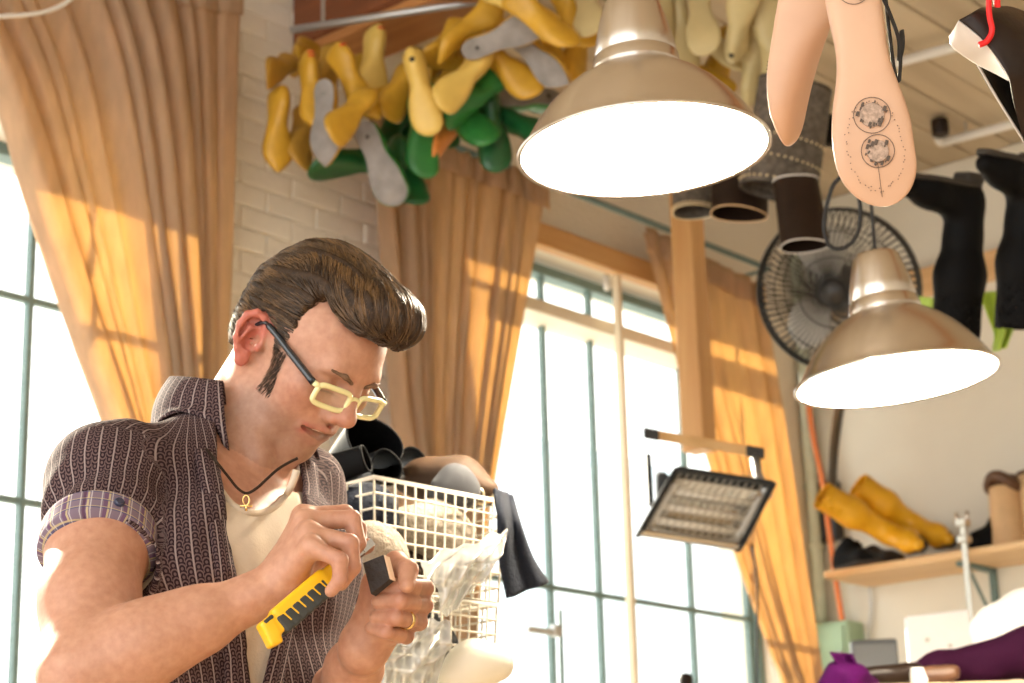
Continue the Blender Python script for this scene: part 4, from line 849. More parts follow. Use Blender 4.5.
# steel bar clamp hung on the shelf edge
q = sh(966, 0, .345); th = Thing('bar_clamp', 'steel bar clamp hanging on the front edge of the pine shelf', 'clamp', q - ez * .28)
mb = MB(); mb.rbox(q - ez * .10, et * .012, ez * .2, ex * .005, b=.002); th.part('bar', mb, M['chrome'])
for dz in (.09, .03): mb = MB(); mb.rbox(q + ez * dz, et * .022, ez * .014, ex * .02, b=.004); th.part('jaw', mb, M['chrome'])
for sg in (-1, 1): mb = MB(); mb.tube([q + ez * .09 + et * .018 * sg, q + ez * .13 + et * .022 * sg], .006, 8); th.part('screw', mb, M['chrome'], smooth=True)
# ================================================================== things low on the right
M['monitor'] = mat('dark_grey_panel', (0.10, 0.11, 0.12), 0.35); M['white_card'] = mat('white_card', (0.86, 0.88, 0.92), 0.6, noise=0.03); M['white_cloth'] = mat('white_cotton', (0.90, 0.90, 0.88), 0.8, bump=.1, bscale=10)
M['purple'] = mat('purple_velvet', (0.055, 0.002, 0.06), 0.8, spec=.1, noise=0.3, nscale=12); M['plum'] = mat('plum_cloth', (0.020, 0.0018, 0.014), 0.85, spec=.1)
M['board'] = mat('pale_board', (0.66, 0.50, 0.33), 0.6, noise=0.1)
# a cutting table stands low in front of the shelf wall, everything here lies on it
TZ = P(940, 697, 4.6)[2]; tc_ = P(945, 697, 4.6); tcx, tcy = tc_[0], tc_[1]
th = Thing('storage_rack', 'pale board top of a tall storage rack under the purple cloth', 'rack', (tcx, tcy, 0))
def tb(x, y, z): return np.array([tcx, tcy, 0]) + CR * x + np.array([0, 1, 0]) * y + ez * z
hx2, hy2 = np.array([1.0, 0, 0]), np.array([0, 1.0, 0]); tc3 = np.array([tcx + .12, tcy + .1, TZ - .02])
mb = MB(); mb.rbox(tc3, hx2 * .48, hy2 * .42, ez * .018, b=.004); th.part('top_board', mb, M['board'])
for sx in (-1, 1):
    for sy in (-1, 1): mb = MB(); mb.rbox(tc3 + hx2 * .44 * sx + hy2 * .38 * sy - ez * (TZ / 2 - .0), hx2 * .022, hy2 * .022, ez * (TZ / 2 - .022), b=.004); th.part('leg', mb, M['board'])
for f in (.33, .66): mb = MB(); mb.rbox(np.array([tc3[0], tc3[1], TZ * f]), hx2 * .46, hy2 * .40, ez * .012, b=.003); th.part('shelf_board', mb, M['board'])
zt = TZ
def cloth_pile(name, label, cat, pts, rad, m, h=.008, sq=.55):
    sl = Solid()
    for i in range(len(pts) - 1): sl.cap(pts[i], pts[i + 1], rad[i], rad[i + 1], .06)
    lo_ = min(p[2] - r for p, r in zip(pts, rad))
    sl.post = lambda p, d: d + .0025 * np.sin(p[:, 0] * 60 + p[:, 2] * 45) * np.sin(p[:, 2] * 50 + p[:, 1] * 30)
    V, F = sl.mesh(h); base = np.mean(pts, axis=0); base[2] = V[:, 2].min(); o = fast_mesh(name, V, F, m, None, base); o.location = base.tolist(); return tag(o, label, cat)
def tp(px, py, d=4.5): return P(px, py, d)
cloth_pile('purple_cloth', 'deep plum cloth trailing across the rack in front of the white bundle', 'cloth', [tp(902, 676, 4.45), tp(940, 668, 4.45), tp(985, 664, 4.45), tp(1030, 652, 4.4), tp(1065, 640, 4.35)], [.018, .026, .036, .045, .05], M['plum'])
cloth_pile('white_bundle', 'big white stuffed cotton bundle lying on the rack', 'bundle', [tp(996, 634, 4.7), tp(1030, 630, 4.7), tp(1085, 624, 4.7)], [.062, .085, .09], M['white_cloth'])
cloth_pile('rolled_leather', 'dark brown leather roll lying on the rack by the purple velvet', 'leather roll', [tp(866, 676, 4.4), tp(915, 672, 4.4)], [.020, .022], M['dark_leather'])
cloth_pile('leather_roll', 'short brown roll with pale end on the rack', 'leather roll', [tp(928, 675, 4.32), tp(952, 673, 4.3)], [.020, .020], M['brown_leather'])
mb = MB(); mb.lathe([(0, 0), (.02, 0), (.021, .012), (.021, .03), (0, .032)], tp(912, 677, 4.32), CR, 20); single('white_spool', 'white spool end lying beside the short brown roll', 'spool', mb, M['white_cloth'], tp(916, 680, 4.32), smooth=True, sharp=40)
# folded purple velvet with a lifted corner
th = Thing('purple_velvet', 'bright purple velvet folded on the rack with one corner lifted', 'cloth', tp(846, 690, 4.3))
sl = Solid(); sl.cap(tp(842, 690, 4.3), tp(862, 694, 4.35), .05, .045, .03); sl.ell(tp(846, 676, 4.3), (.045, .05, .03), None, .03); sl.post = lambda p, d: d + .003 * np.sin(p[:, 0] * 90 + p[:, 2] * 60)
solid_part(th, 'fold', sl, .006, M['purple'])
def pv(u, v): return P(830 + 22 * u + 12 * v, 652 + 2 * u + 20 * v + 6 * u * v, 4.27 + .03 * math.sin(3 * u))
mb = MB(); mb.sheet(pv, 10, 10, .004); th.part('lifted_corner', mb, M['purple'], smooth=True)
# white card panel, dark panel behind
p4 = [P(905, 617, 5.6), P(968, 610, 5.6)]; q = (p4[0] + p4[1]) / 2; dx = (p4[1] - p4[0]) / 2; bz_ = P(873, 640, 6.0)[2] - .331
mb = MB(); up_ = ez * ((q[2] - bz_) / 2); mb.rbox(q - up_, dx, up_, np.cross(nrm(dx), ez) * .02, b=.004); th = Thing('white_box', 'flat white box standing upright behind the purple cloth', 'box', q - up_ * 2); th.part('box', mb, M['white_card'])
for fx, fz in ((-.4, .12), (.3, .16)): mb = MB(); n_ = np.cross(nrm(dx), ez); n_ = n_ if n_ @ (CAM - q) > 0 else -n_; mb.lathe([(0, .003), (.006, .003), (.007, 0)], q + dx * fx - ez * fz * .6 + n_ * .02, n_, 10); th.part('rivet', mb, M['grey_metal'])
p5 = [P(850, 641, 6.0), P(896, 639, 6.0)]; q5 = (p5[0] + p5[1]) / 2; dx = (p5[1] - p5[0]) / 2; n_ = np.cross(nrm(dx), ez); n_ = n_ if n_ @ (CAM - q5) > 0 else -n_
th = Thing('dark_monitor', 'dark grey flat screen standing beside the green electrical box', 'screen', q5 - ez * .32); mb = MB(); mb.rbox(q5 - ez * .13, dx, ez * .13, n_ * .02, b=.006); th.part('casing', mb, M['monitor']); mb = MB(); mb.rbox(q5 - ez * .13 + n_ * .021, dx * .93, ez * .115, n_ * .002, b=.001); th.part('screen', mb, mat('dark_screen', (.16, .17, .18), .3))
mb = MB(); mb.rbox(q5 - ez * .29, nrm(dx) * .02, ez * .035, n_ * .015, b=.004); mb.rbox(q5 - ez * .325, nrm(dx) * .08, ez * .006, n_ * .06, b=.003); th.part('stand', mb, M['monitor'])
cb = Thing('side_cabinet', 'plain pale cabinet holding the screen and the white box', 'cabinet', (q5[0] + .12, q5[1] - .15, 0)); cz = q5[2] - .332
mb = MB(); mb.rbox((q5[0] + .12, q5[1] - .15, cz / 2), hx2 * .36, hy2 * .30, ez * (cz / 2), b=.006); cb.part('body', mb, M['board'])
for sx in (-1, 1): mb = MB(); mb.rbox((q5[0] + .12 + .18 * sx, q5[1] - .455, cz / 2), hx2 * .17, hy2 * .008, ez * (cz / 2 - .04), b=.004); dr = cb.part('door', mb, M['board']); mb = MB(); mb.lathe([(0, .02), (.012, .018), (.006, 0)], (q5[0] + .12 + .04 * sx, q5[1] - .463, cz * .6), (0, -1, 0), 10); cb.part('knob', mb, M['grey_metal'], dr)
BOXZ = cz
mb = MB(); sl = None
mb.lathe([(0, .04), (.018, .036), (.026, .02), (.024, 0), (.03, -.02), (.02, -.06), (0, -.06)], on_t(686, 684, .1), ez, 16); th = Thing('window_ornament', 'small dark knob-like figure standing at the foot of the wide window', 'ornament', on_t(686, 684, .1) - ez * .06); th.part('figure', mb, M['dark_leather'], smooth=True)

# ================================================================== wire baskets with boots, bags and cloth
M['basket'] = mat('white_coated_wire', (0.80, 0.76, 0.66), 0.45); M['navy'] = mat('navy_cloth', (0.004, 0.008, 0.02), 0.9, bump=.3, bscale=200); M['hide'] = mat('brown_hide', (0.085, 0.042, 0.018), .7, noise=.5, nscale=14)
M['bag'] = None
def plastic(name, col):
    m = bpy.data.materials.new(name); m.use_nodes = True; nt = m.node_tree; nt.nodes.clear(); o = nt.nodes.new('ShaderNodeOutputMaterial'); t = nt.nodes.new('ShaderNodeBsdfTransparent'); t.inputs[0].default_value = (*col, 1)
    d = nt.nodes.new('ShaderNodeBsdfDiffuse'); d.inputs[0].default_value = (*col, 1); g = nt.nodes.new('ShaderNodeBsdfGlossy'); g.inputs['Roughness'].default_value = .15; a = nt.nodes.new('ShaderNodeMixShader'); b = nt.nodes.new('ShaderNodeMixShader'); a.inputs[0].default_value = .32; b.inputs[0].default_value = .18
    nt.links.new(t.outputs[0], a.inputs[1]); nt.links.new(d.outputs[0], a.inputs[2]); nt.links.new(a.outputs[0], b.inputs[1]); nt.links.new(g.outputs[0], b.inputs[2]); nt.links.new(b.outputs[0], o.inputs[0]); return m
M['bag'] = plastic('clear_plastic_film', (0.90, 0.91, 0.90)); M['fluff'] = mat('cream_sheepskin', (0.36, 0.31, 0.25), .9, noise=.2, nscale=25, bump=1.0, bscale=60)
BD = 2.95                           # depth of the near face of the baskets
def wire_basket(label, c_nl, c_nr, c_fl, c_fr, hgt, nx, ny, nz, r=.0018):
    """near-left, near-right, far-left, far-right rim corners (world); walls drop by hgt"""
    nl, nr, fl, fr_ = map(np.asarray, (c_nl, c_nr, c_fl, c_fr)); dn = -ez * hgt; cen = (nl + nr + fl + fr_) / 4
    th = Thing('wire_basket', label, 'basket', cen + dn, 'stacked white wire baskets')
    def tp_(p, k): return p + dn * k - (p - cen) * np.array([1, 1, 0]) * .06 * k
    def face(name, a, b, n):
        mb = MB()
        for i in range(n + 1):
            p = a + (b - a) * i / n; mb.tube([tp_(p, 0), tp_(p, 1)], r, 4, caps=False)
        for k in range(1, nz + 1): mb.tube([tp_(a, k / nz), tp_(b, k / nz)], r, 4, caps=False)
        th.part(name, mb, M['basket'])
    face('near_grid', nl, nr, nx); face('far_grid', fl, fr_, nx); face('side_grid', nl, fl, ny); face('side_grid', nr, fr_, ny)
    mb = MB()
    for i in range(nx + 1): mb.tube([tp_(nl + (nr - nl) * i / nx, 1), tp_(fl + (fr_ - fl) * i / nx, 1)], r, 4, caps=False)
    for i in range(ny + 1): mb.tube([tp_(nl + (fl - nl) * i / ny, 1), tp_(nr + (fr_ - nr) * i / ny, 1)], r, 4, caps=False)
    th.part('bottom_grid', mb, M['basket'])
    mb = MB(); mb.tube([nl, nr, fr_, fl], r * 2.0, 6, closed=True); th.part('rim', mb, M['basket'], smooth=True)
    return th
k = .00148
def lev(p, z): return np.array([p[0], p[1], z])
rimz = P(420, 487, BD)[2]
nl = on_z(374, 477, rimz); nr = on_z(503, 502, rimz); dirn = nrm(nr - nl); bk_ = np.array([-dirn[1], dirn[0], 0]); bk_ = bk_ if bk_[1] > 0 else -bk_
fl = nl + bk_ * .26 - dirn * .0; fr_ = nr + bk_ * .26
print('basket', np.linalg.norm(nr - nl), rimz, to_px(nl), to_px(nr), to_px(fl))
HG = .155
wire_basket('white wire basket with boots and hides, topmost of the stack', nl, nr, fl, fr_, HG, 13, 9, 7)
d2 = -ez * (HG + .006); wire_basket('white wire basket in the middle of the stack, behind the fist', nl + d2, nr + d2 - dirn * .02, fl + d2, fr_ + d2 - dirn * .02, HG, 13, 9, 7)
d3 = d2 * 2.0; wire_basket('white wire basket at the bottom of the stack, holding plastic bags', nl + d3, nr + d3 - dirn * .05, fl + d3, fr_ + d3 - dirn * .05, HG, 13, 9, 7)
cen = (nl + fr_) / 2 + d3 - ez * HG
# rack carrying the baskets
th = Thing('basket_rack', 'steel rack standing on the floor under the wire baskets', 'rack', (cen[0], cen[1], 0)); zt_ = cen[2] - .004
mb = MB(); mb.rbox((cen[0], cen[1], zt_ - .012), dirn * .20, bk_ * .17, ez * .012, b=.003); th.part('top_board', mb, M['board'])
for sx in (-1, 1):
    for sy in (-1, 1):
        b0 = np.array([cen[0], cen[1], 0]) + dirn * .185 * sx + bk_ * .155 * sy; mb = MB(); mb.tube([b0, lev(b0, zt_ - .02)], .010, 8); th.part('leg', mb, M['grey_metal'], smooth=True)
def bp(x, y, z): return nl + (nr - nl) * x + (fl - nl) * y + ez * z     # basket coordinates of the top basket
# contents: boots on top
shaft('black leather boot leg in the top basket with its wide round opening up', P(338, 486, 3.22), P(374, 443, 3.06), .040, .049, M['black_leather'], 0, 'black_leather', .8)
shaft('black leather boot leg lying on the top basket, opening facing out', P(352, 476, 3.2), P(386, 467, 3.0), .024, .026, M['black_leather'], 0, 'black_leather', .9)
shaft('black boot leg lying at the back of the top basket, against the curtain', P(388, 470, 3.3), P(413, 463, 3.12), .024, .024, M['black_leather'], 0, 'black_leather', .9)
shaft('black boot leg resting on the basket rim right by the shirt', P(310, 478, 2.95), P(366, 459, 2.92), .026, .020, M['black_leather'], 0, 'black_leather', .6)
cloth_pile('brown_hide', 'brown hide heaped over the far side of the top basket', 'hide', [P(404, 482, 3.14), P(430, 478, 3.12), P(462, 480, 3.10), P(492, 489, 3.08)], [.014, .020, .020, .012], M['hide'], .005)
cloth_pile('sheepskin', 'cream sheepskin stuffed against the front wires of the top basket', 'sheepskin', [bp(.45, .22, -.05), bp(.7, .25, -.045), bp(.85, .25, -.06)], [.032, .035, .03], M['fluff'], .005)
cloth_pile('sheepskin', 'grey-cream fleece hanging out low by the knife hand', 'sheepskin', [bp(.0, .05, -.09), bp(.12, .1, -.11), bp(.25, .14, -.12)], [.025, .03, .02], M['fluff'], .005)
cloth_pile('dark_cloth', 'dark cloth packed low inside the top basket', 'cloth', [bp(.15, .4, -.10), bp(.5, .4, -.115), bp(.85, .45, -.11)], [.04, .042, .04], M['dark_leather'], .006)
cloth_pile('grey_cloth', 'grey cloth lump poking above the top basket rim', 'cloth', [P(444, 492, 3.05), P(456, 486, 3.05), P(466, 494, 3.05)], [.016, .018, .014], mat('grey_cloth', (.07, .072, .08), .9), .005)
cloth_pile('navy_cloth', 'navy cloth packed in the top basket next to the shirt', 'cloth', [bp(.06, .25, -.05), bp(.16, .25, -.04), bp(.22, .28, -.08)], [.03, .035, .03], M['navy'], .006)
b2 = d2; 
cloth_pile('dark_cloth', 'black leather offcuts packed in the middle basket', 'leather', [bp(.1, .3, -.01) + b2, bp(.5, .35, -.02) + b2, bp(.8, .35, -.05) + b2], [.035, .035, .03], M['black_leather'], .006)
cloth_pile('dark_cloth', 'black shoe lumps lying low in the middle basket', 'leather', [bp(.3, .2, -.11) + b2, bp(.6, .2, -.115) + b2, bp(.75, .25, -.11) + b2], [.03, .034, .03], M['black_leather'], .006)
# beads of small brass hardware along the rim
for i, (x, y, z) in enumerate(((.78, .1, .012), (.86, .06, .010), (.93, .1, .006), (.97, .02, .004))):
    mb = MB(); mb.tube([bp(x, y, z) + np.array([.008 * math.cos(a), 0, .008 * math.sin(a)]) for a in np.linspace(0, 6.28, 15)[:-1]], .0025, 6, closed=True); single('brass_ring', 'small brass ring lying on the hide at the basket rim', 'ring', mb, M['stud'], bp(x, y, z), 'brass rings on the basket rim', smooth=True)
# navy strap cloth hanging off the corner
sheet_thing('navy_strip', 'wide navy cloth strip hanging off the right corner of the top basket', 'cloth', [P(494, 489, BD + .02), P(497, 515, BD - .02), P(500, 560, BD - .02), P(507, 598, BD - .02)], [P(512, 496, BD + .06), P(520, 525, BD + .02), P(532, 558, BD + .02), P(548, 583, BD + .02)], .006, M['navy'], .008, 1.5, 4)
# clear plastic bags
def bag(label, pl, pr, seed):
    L = bez(pl, 8); R = bez(pr, 8); n = min(len(L), len(R)); rnd = random.Random(seed); ph = [rnd.uniform(0, 6) for _ in range(8)]
    def fn(u, v):
        i = v * (n - 1); a = int(min(i, n - 2)); f = i - a; p = (L[a] * (1 - f) + L[a + 1] * f) * (1 - u) + (R[a] * (1 - f) + R[a + 1] * f) * u
        w_ = .016 * math.sin(u * 9 + ph[0] + 3 * v) * math.sin(v * 7 + ph[1]) + .008 * math.sin(u * 23 + ph[2] + v * 11) + .006 * math.sin(v * 29 + u * 13 + ph[3]); return p + CF * w_ + CU * .3 * w_
    mb = MB(); mb.sheet(fn, 40, 40, .0008); return single('plastic_bag', label, 'plastic bag', mb, M['bag'], (L[-1] + R[-1]) / 2, smooth=True)
bag('crumpled clear plastic sheet spilling over the middle basket', [P(420, 560, 2.86), P(430, 578, 2.82), P(440, 600, 2.84), P(438, 622, 2.86)], [P(508, 530, 2.88), P(505, 545, 2.84), P(497, 560, 2.84), P(484, 580, 2.88)], 3)
bag('crumpled clear plastic bag hanging out below the fist', [P(385, 628, 2.80), P(378, 650, 2.78), P(375, 670, 2.78), P(372, 705, 2.8)], [P(450, 622, 2.82), P(452, 648, 2.8), P(440, 672, 2.8), P(430, 710, 2.82)], 5)
cloth_pile('plastic_bundle', 'cloudy rounded plastic bundle in the bottom basket', 'bundle', [P(452, 676, 2.84), P(478, 664, 2.84), P(500, 662, 2.84)], [.022, .022, .016], mat('cloudy_plastic', (.78, .76, .66), .3), .004)
# wire hooks on the wall
for k, px in enumerate((324, 350)):
    mb = MB(); mb.tube(bez([on_t(px, 415 - 10 * k, .03), on_t(px - 9, 430, .03), on_t(px - 6, 450 - 8 * k, .03), on_t(px + 4, 458 - 10 * k, .03), on_t(px + 8, 440, .03), on_t(px, 415 - 10 * k, .03)], 6), .005, 6); single('wire_loop', ('thin wire loop hanging on the white wall beside the chin', 'thin wire loop hanging on the white wall below the glasses')[k], 'wire', mb, M['grey_metal'], on_t(px, 458, .03), smooth=True)

# ================================================================== the person
def skin_mat(name):
    m = bpy.data.materials.new(name); m.use_nodes = True; nt = m.node_tree; b = nt.nodes['Principled BSDF']; at = nt.nodes.new('ShaderNodeAttribute'); at.attribute_name = 'tint'
    tc = nt.nodes.new('ShaderNodeTexCoord'); n = nt.nodes.new('ShaderNodeTexNoise'); n.inputs['Scale'].default_value = 110; n.inputs['Detail'].default_value = 8; nt.links.new(tc.outputs['Object'], n.inputs['Vector'])
    r = nt.nodes.new('ShaderNodeValToRGB'); r.color_ramp.elements[0].position = .3; r.color_ramp.elements[1].position = .75; r.color_ramp.elements[0].color = (.84, .74, .70, 1); r.color_ramp.elements[1].color = (1.04, 1.02, 1.0, 1); nt.links.new(n.outputs['Fac'], r.inputs[0])
    mx = nt.nodes.new('ShaderNodeMix'); mx.data_type = 'RGBA'; mx.blend_type = 'MULTIPLY'; mx.inputs[0].default_value = 1.0; nt.links.new(at.outputs['Color'], mx.inputs[6]); nt.links.new(r.outputs[0], mx.inputs[7]); nt.links.new(mx.outputs[2], b.inputs['Base Color'])
    b.inputs['Roughness'].default_value = .48; b.inputs['Specular IOR Level'].default_value = .45; b.inputs['Subsurface Weight'].default_value = .18; b.inputs['Subsurface Radius'].default_value = (.010, .0035, .002); b.inputs['Subsurface Scale'].default_value = .6
    n2 = nt.nodes.new('ShaderNodeTexNoise'); n2.inputs['Scale'].default_value = 260; n2.inputs['Detail'].default_value = 4; nt.links.new(tc.outputs['Object'], n2.inputs['Vector']); bp_ = nt.nodes.new('ShaderNodeBump'); bp_.inputs['Strength'].default_value = .12; bp_.inputs['Distance'].default_value = .002; nt.links.new(n2.outputs['Fac'], bp_.inputs['Height']); nt.links.new(bp_.outputs[0], b.inputs['Normal'])
    return m
def paint(o, cols):
    at = o.data.color_attributes.new('tint', 'FLOAT_COLOR', 'POINT'); c = np.ones((len(cols), 4), np.float32); c[:, :3] = cols; at.data.foreach_set('color', c.ravel())
M['skin'] = skin_mat('skin')
# ---- head frame (f forwards, u up, s to his right)
yaw, pit, rol = math.radians(46), math.radians(32.5), math.radians(14)
def cf(x, y, z): return CR * x + CU * y + CF * z
hF = cf(math.cos(pit) * math.sin(yaw), -math.sin(pit), -math.cos(pit) * math.cos(yaw)); hU0 = cf(math.sin(pit) * math.sin(yaw), math.cos(pit), -math.sin(pit) * math.cos(yaw)); hS0 = cf(-math.cos(yaw), 0, -math.sin(yaw))
hS = hS0 * math.cos(rol) + hU0 * math.sin(rol); hU = hU0 * math.cos(rol) - hS0 * math.sin(rol); HA = (hF, hS, hU)
FS, LS = .935, .95
HO = P(260, 350, 2.40) - hS * .068
def low(u): return 1 + 1.5 * np.minimum(u, 0)       # the lower face recedes a little
def hv(f, u, s=0.0): return HO + hF * (f * FS * low(u) if f > 0 else f) + hU * (u * LS if u < 0 else u) + hS * s
def to_head(p): q = p - HO; f = q @ hF; u = q @ hU; u = np.where(u < 0, u / LS, u); return np.where(f > 0, f / FS / low(u), f), u, q @ hS
# ---- torso frame
Rsh, Lsh = P(106, 488, 2.27), P(296, 502, 2.53)
tR = nrm(Rsh - Lsh); tU = nrm(ez + nrm(np.cross(ez, tR)) * -.10); tU = nrm(tU - tR * (tU @ tR)); tF = np.cross(tU, tR); MS = (Rsh + Lsh) / 2; TA = (tR, tF, tU)
def tv(r, f, u): return MS + tR * r + tF * f + tU * u
NB = P(232, 448, 2.44)
E_R, W_R = P(78, 676, 2.05), P(280, 585, 2.105); E_L, W_L = P(318, 742, 2.42), P(364, 648, 2.175)
def basis(a, b): a = nrm(a); b = nrm(b - a * (b @ a)); return a, b, np.cross(a, b)
def add_torso(S_, g=0.0, low=-.62):
    S_.ell(tv(0, .0, -.13), (.160 + g, .105 + g, .19 + g), TA, .05); S_.ell(tv(0, .015, -.36), (.145 + g, .105 + g, .20), TA, .06); S_.ell(tv(0, .0, -.55), (.160 + g, .110 + g, .13), TA, .06)
    S_.cap(Rsh, Lsh, .046 + g, .044 + g, .05); S_.cap(NB, Rsh + tU * .012, .040 + g, .036 + g, .04); S_.cap(NB, Lsh + tU * .005, .040 + g, .036 + g, .04)
    for s_ in (-1, 1): S_.ell(tv(.075 * s_, .075, -.10), (.075 + g, .035 + g, .06 + g), TA, .04)
B = Solid(); add_torso(B)
B.chain([hv(-.032, -.035), NB + tU * .01], [.051, .057], .025); B.chain([hv(-.008, -.045), NB + tF * .028 - tU * .02], [.036, .040], .025)
for s_ in (-1, 1): B.cap(hv(-.025, -.03, .048 * s_), NB + tF * .062 + tR * .02 * s_ - tU * .03, .013, .009, .02)
# skull and face
B.ell(hv(-.012, .048), (.096, .074, .082), HA, .03); B.ell(hv(.033, .050), (.064, .060, .058), HA, .03); B.ell(hv(.043, -.012), (.054, .054, .062), HA, .03)
for s_ in (-1, 1):
    B.cap(hv(.004, -.050, .047 * s_), hv(.078, -.083, .014 * s_), .015, .013, .03); B.ell(hv(.066, .000, .043 * s_), (.024, .021, .018), HA, .025); B.ell(hv(.054, -.034, .036 * s_), (.026, .02, .03), HA, .025)
B.ell(hv(.088, -.081), (.016, .021, .015), HA, .016); B.cap(hv(.090, .036, -.030), hv(.090, .036, .030), .013, .013, .02)
B.ell(hv(.088, -.044), (.020, .027, .022), HA, .02)
for s_ in (-1, 1): B.ell(hv(.109, .017, .033 * s_), (.019, .019, .013), HA, .016, '-')
for s_ in (-1, 1): B.ell(hv(.083, .016, .032 * s_), (.0150, .0165, .0125), HA, .005)
B.cap(hv(.100, .026), hv(.121, -.005), .0080, .0105, .012); B.ell(hv(.124, -.009), (.0125, .0118, .0105), HA, .008); B.cap(hv(.098, .012), hv(.105, -.012), .014, .012, .015)
for s_ in (-1, 1): B.ell(hv(.111, -.016, .0135 * s_), (.0115, .0065, .0085), HA, .006)
for s_ in (-1, 1): B.ell(hv(.118, -.0225, .0065 * s_), (.0055, .0035, .004), HA, .003, '-')
for s_ in (-1, 1):
    B.cap(hv(.1100, -.0365, 0), hv(.0950, -.0435, .029 * s_), .0064, .0036, .005); B.cap(hv(.1040, -.0600, 0), hv(.0940, -.0490, .028 * s_), .0072, .0038, .005)
for s_ in (-1, 1): B.cap(hv(.1130, -.0480, 0), hv(.0990, -.0462, .026 * s_), .0064, .0034, .002, '-')
B.cap(hv(.110, -.030, 0), hv(.113, -.024, 0), .0035, .003, .006, '-')
# ears
for s_ in (-1, 1):
    e0 = hv(-.006, .004, .069 * s_); eF = nrm(hF * -.80 + hS * s_ * .60); eU = nrm(hU + hF * -.12); eN = np.cross(eF, eU); eN = eN if eN @ (hS * s_) > 0 else -eN
    def ep(a, b, c=0.0): return e0 + eF * a + eU * b + eN * c
    B.ell(ep(.013, .004, -.002), (.0175, .029, .0045), (eF, eU, eN), .006)
    helix = [(-.002, .006, .002), (.000, .022, .003), (.008, .031, .004), (.018, .032, .005), (.027, .024, .006), (.030, .010, .006), (.027, -.006, .006), (.020, -.018, .004), (.012, -.025, .002)]
    B.chain([ep(*q) for q in helix], [.0036, .0042, .0046, .0048, .0048, .0045, .0040, .0038, .0045], .004)
    B.ell(ep(.010, -.026, .001), (.0085, .0095, .0045), (eF, eU, eN), .006)
    B.chain([ep(.010, .019, .003), (ep(.018, .012, .004)), ep(.020, 0, .004), ep(.014, -.012, .003), ep(.008, -.014, .003)], [.0028, .0032, .0034, .003, .003], .004)
    B.ell(ep(.009, -.001, .004), (.0095, .0120, .0085), (eF, eU, eN), .003, '-'); B.ell(ep(.014, .022, .005), (.0085, .0055, .0055), (eF, eU, eN), .003, '-'); B.ell(ep(.0245, .006, .005), (.0028, .014, .004), (eF, eU, eN), .002, '-'); B.ell(ep(-.002, -.003, .002), (.0045, .006, .006), (eF, eU, eN), .005)
# arms
B.chain([Rsh, Rsh + (E_R - Rsh) * .35, Rsh + (E_R - Rsh) * .62, E_R], [.050, .0495, .0480, .040], .03)
fm = E_R + (W_R - E_R) * .30; fm2 = E_R + (W_R - E_R) * .62
B.chain([E_R, fm, fm2, W_R], [.040, .0395, .0310, .0205], .012); B.ell(E_R + (W_R - E_R) * .30 + CU * .004, (.085, .038, .040), basis(W_R - E_R, CU), .03)
wd = nrm(W_R - E_R); B.ell(W_R - wd * .015, (.05, .0195, .0255), basis(wd, CU), .02)
B.chain([Lsh, Lsh + (E_L - Lsh) * .4, E_L], [.055, .052, .040], .03); fl_ = E_L + (W_L - E_L) * .35; B.chain([E_L, fl_, W_L - (W_L - E_L) * .2, W_L], [.038, .038, .0265, .0225], .03)
# right hand, closed on the knife (little finger nearest)
def fing(Mc, Pi, Di, Ti, r, k0=.008, k1=.0025):
    B.cap(Mc, Pi, r * 1.10, r * 1.02, k0); B.cap(Pi, Di, r * 1.02, r * .92, k1); B.cap(Di, Ti, r * .92, r * .80, k1)
RH = [  # metacarpal head, PIP, DIP, tip, radius : index, middle, ring, little
 (P(303, 516, 2.128), P(345, 513, 2.150), P(359, 528, 2.150), P(361, 546, 2.140), .0090),
 (P(305, 521, 2.106), P(352, 519, 2.112), P(358, 543, 2.106), P(346, 562, 2.100), .0095),
 (P(309, 533, 2.084), P(350, 543, 2.078), P(353, 567, 2.076), P(341, 584, 2.078), .0092),
 (P(312, 547, 2.064), P(340, 560, 2.052), P(340, 580, 2.050), P(331, 591, 2.054), .0084)]
for i, f in enumerate(RH):
    B.cap(W_R + (f[0] - W_R) * .12, f[0], .0190 - .001 * i, .0115, .016)
for i, f in enumerate(RH): fing(*f, .009 if False else f[4])
B.ell(P(303, 553, 2.120), (.030, .022, .016), basis(P(308, 528, 2.10) - W_R, CF), .015)
B.cap(W_R + (P(303, 516, 2.13) - W_R) * .3, P(335, 552, 2.150), .016, .013, .012); B.cap(P(335, 552, 2.150), P(355, 549, 2.150), .0115, .0105, .005); B.cap(P(355, 549, 2.150), P(367, 546, 2.135), .0105, .0085, .003)
# left fist: knuckles to the right, fingers folding back towards the left
LH = [
 (P(398, 588, 2.195), P(425, 588, 2.150), P(402, 586, 2.112), P(382, 587, 2.122), .0094),
 (P(396, 604, 2.190), P(424, 605, 2.145), P(400, 601, 2.104), P(378, 602, 2.115), .0096),
 (P(392, 619, 2.186), P(419, 622, 2.142), P(396, 618, 2.102), P(376, 617, 2.115), .0092),
 (P(386, 632, 2.182), P(406, 636, 2.140), P(386, 632, 2.106), P(371, 628, 2.118), .0084)]
for i, f in enumerate(LH): B.cap(W_L, f[0], .0195, .0120, .016)
for i, f in enumerate(LH): fing(f[0], f[1], f[2], f[3], f[4], .006, .0025)
B.ell(P(384, 612, 2.160), (.024, .034, .022), (CR, CU, CF), .012)
B.chain([W_L + CU * .012, P(379, 585, 2.165), P(396, 563, 2.150)], [.020, .0165, .0125], .012); B.cap(P(396, 563, 2.150), P(408, 570, 2.112), .0118, .0108, .006); B.cap(P(408, 570, 2.112), P(407, 585, 2.094), .0106, .0084, .004)
V, F_ = B.mesh(.0021); print('body', len(V), len(F_))
V0 = V
person_base = np.array([tv(0, 0, -.6)[0], tv(0, 0, -.6)[1], 0.0])
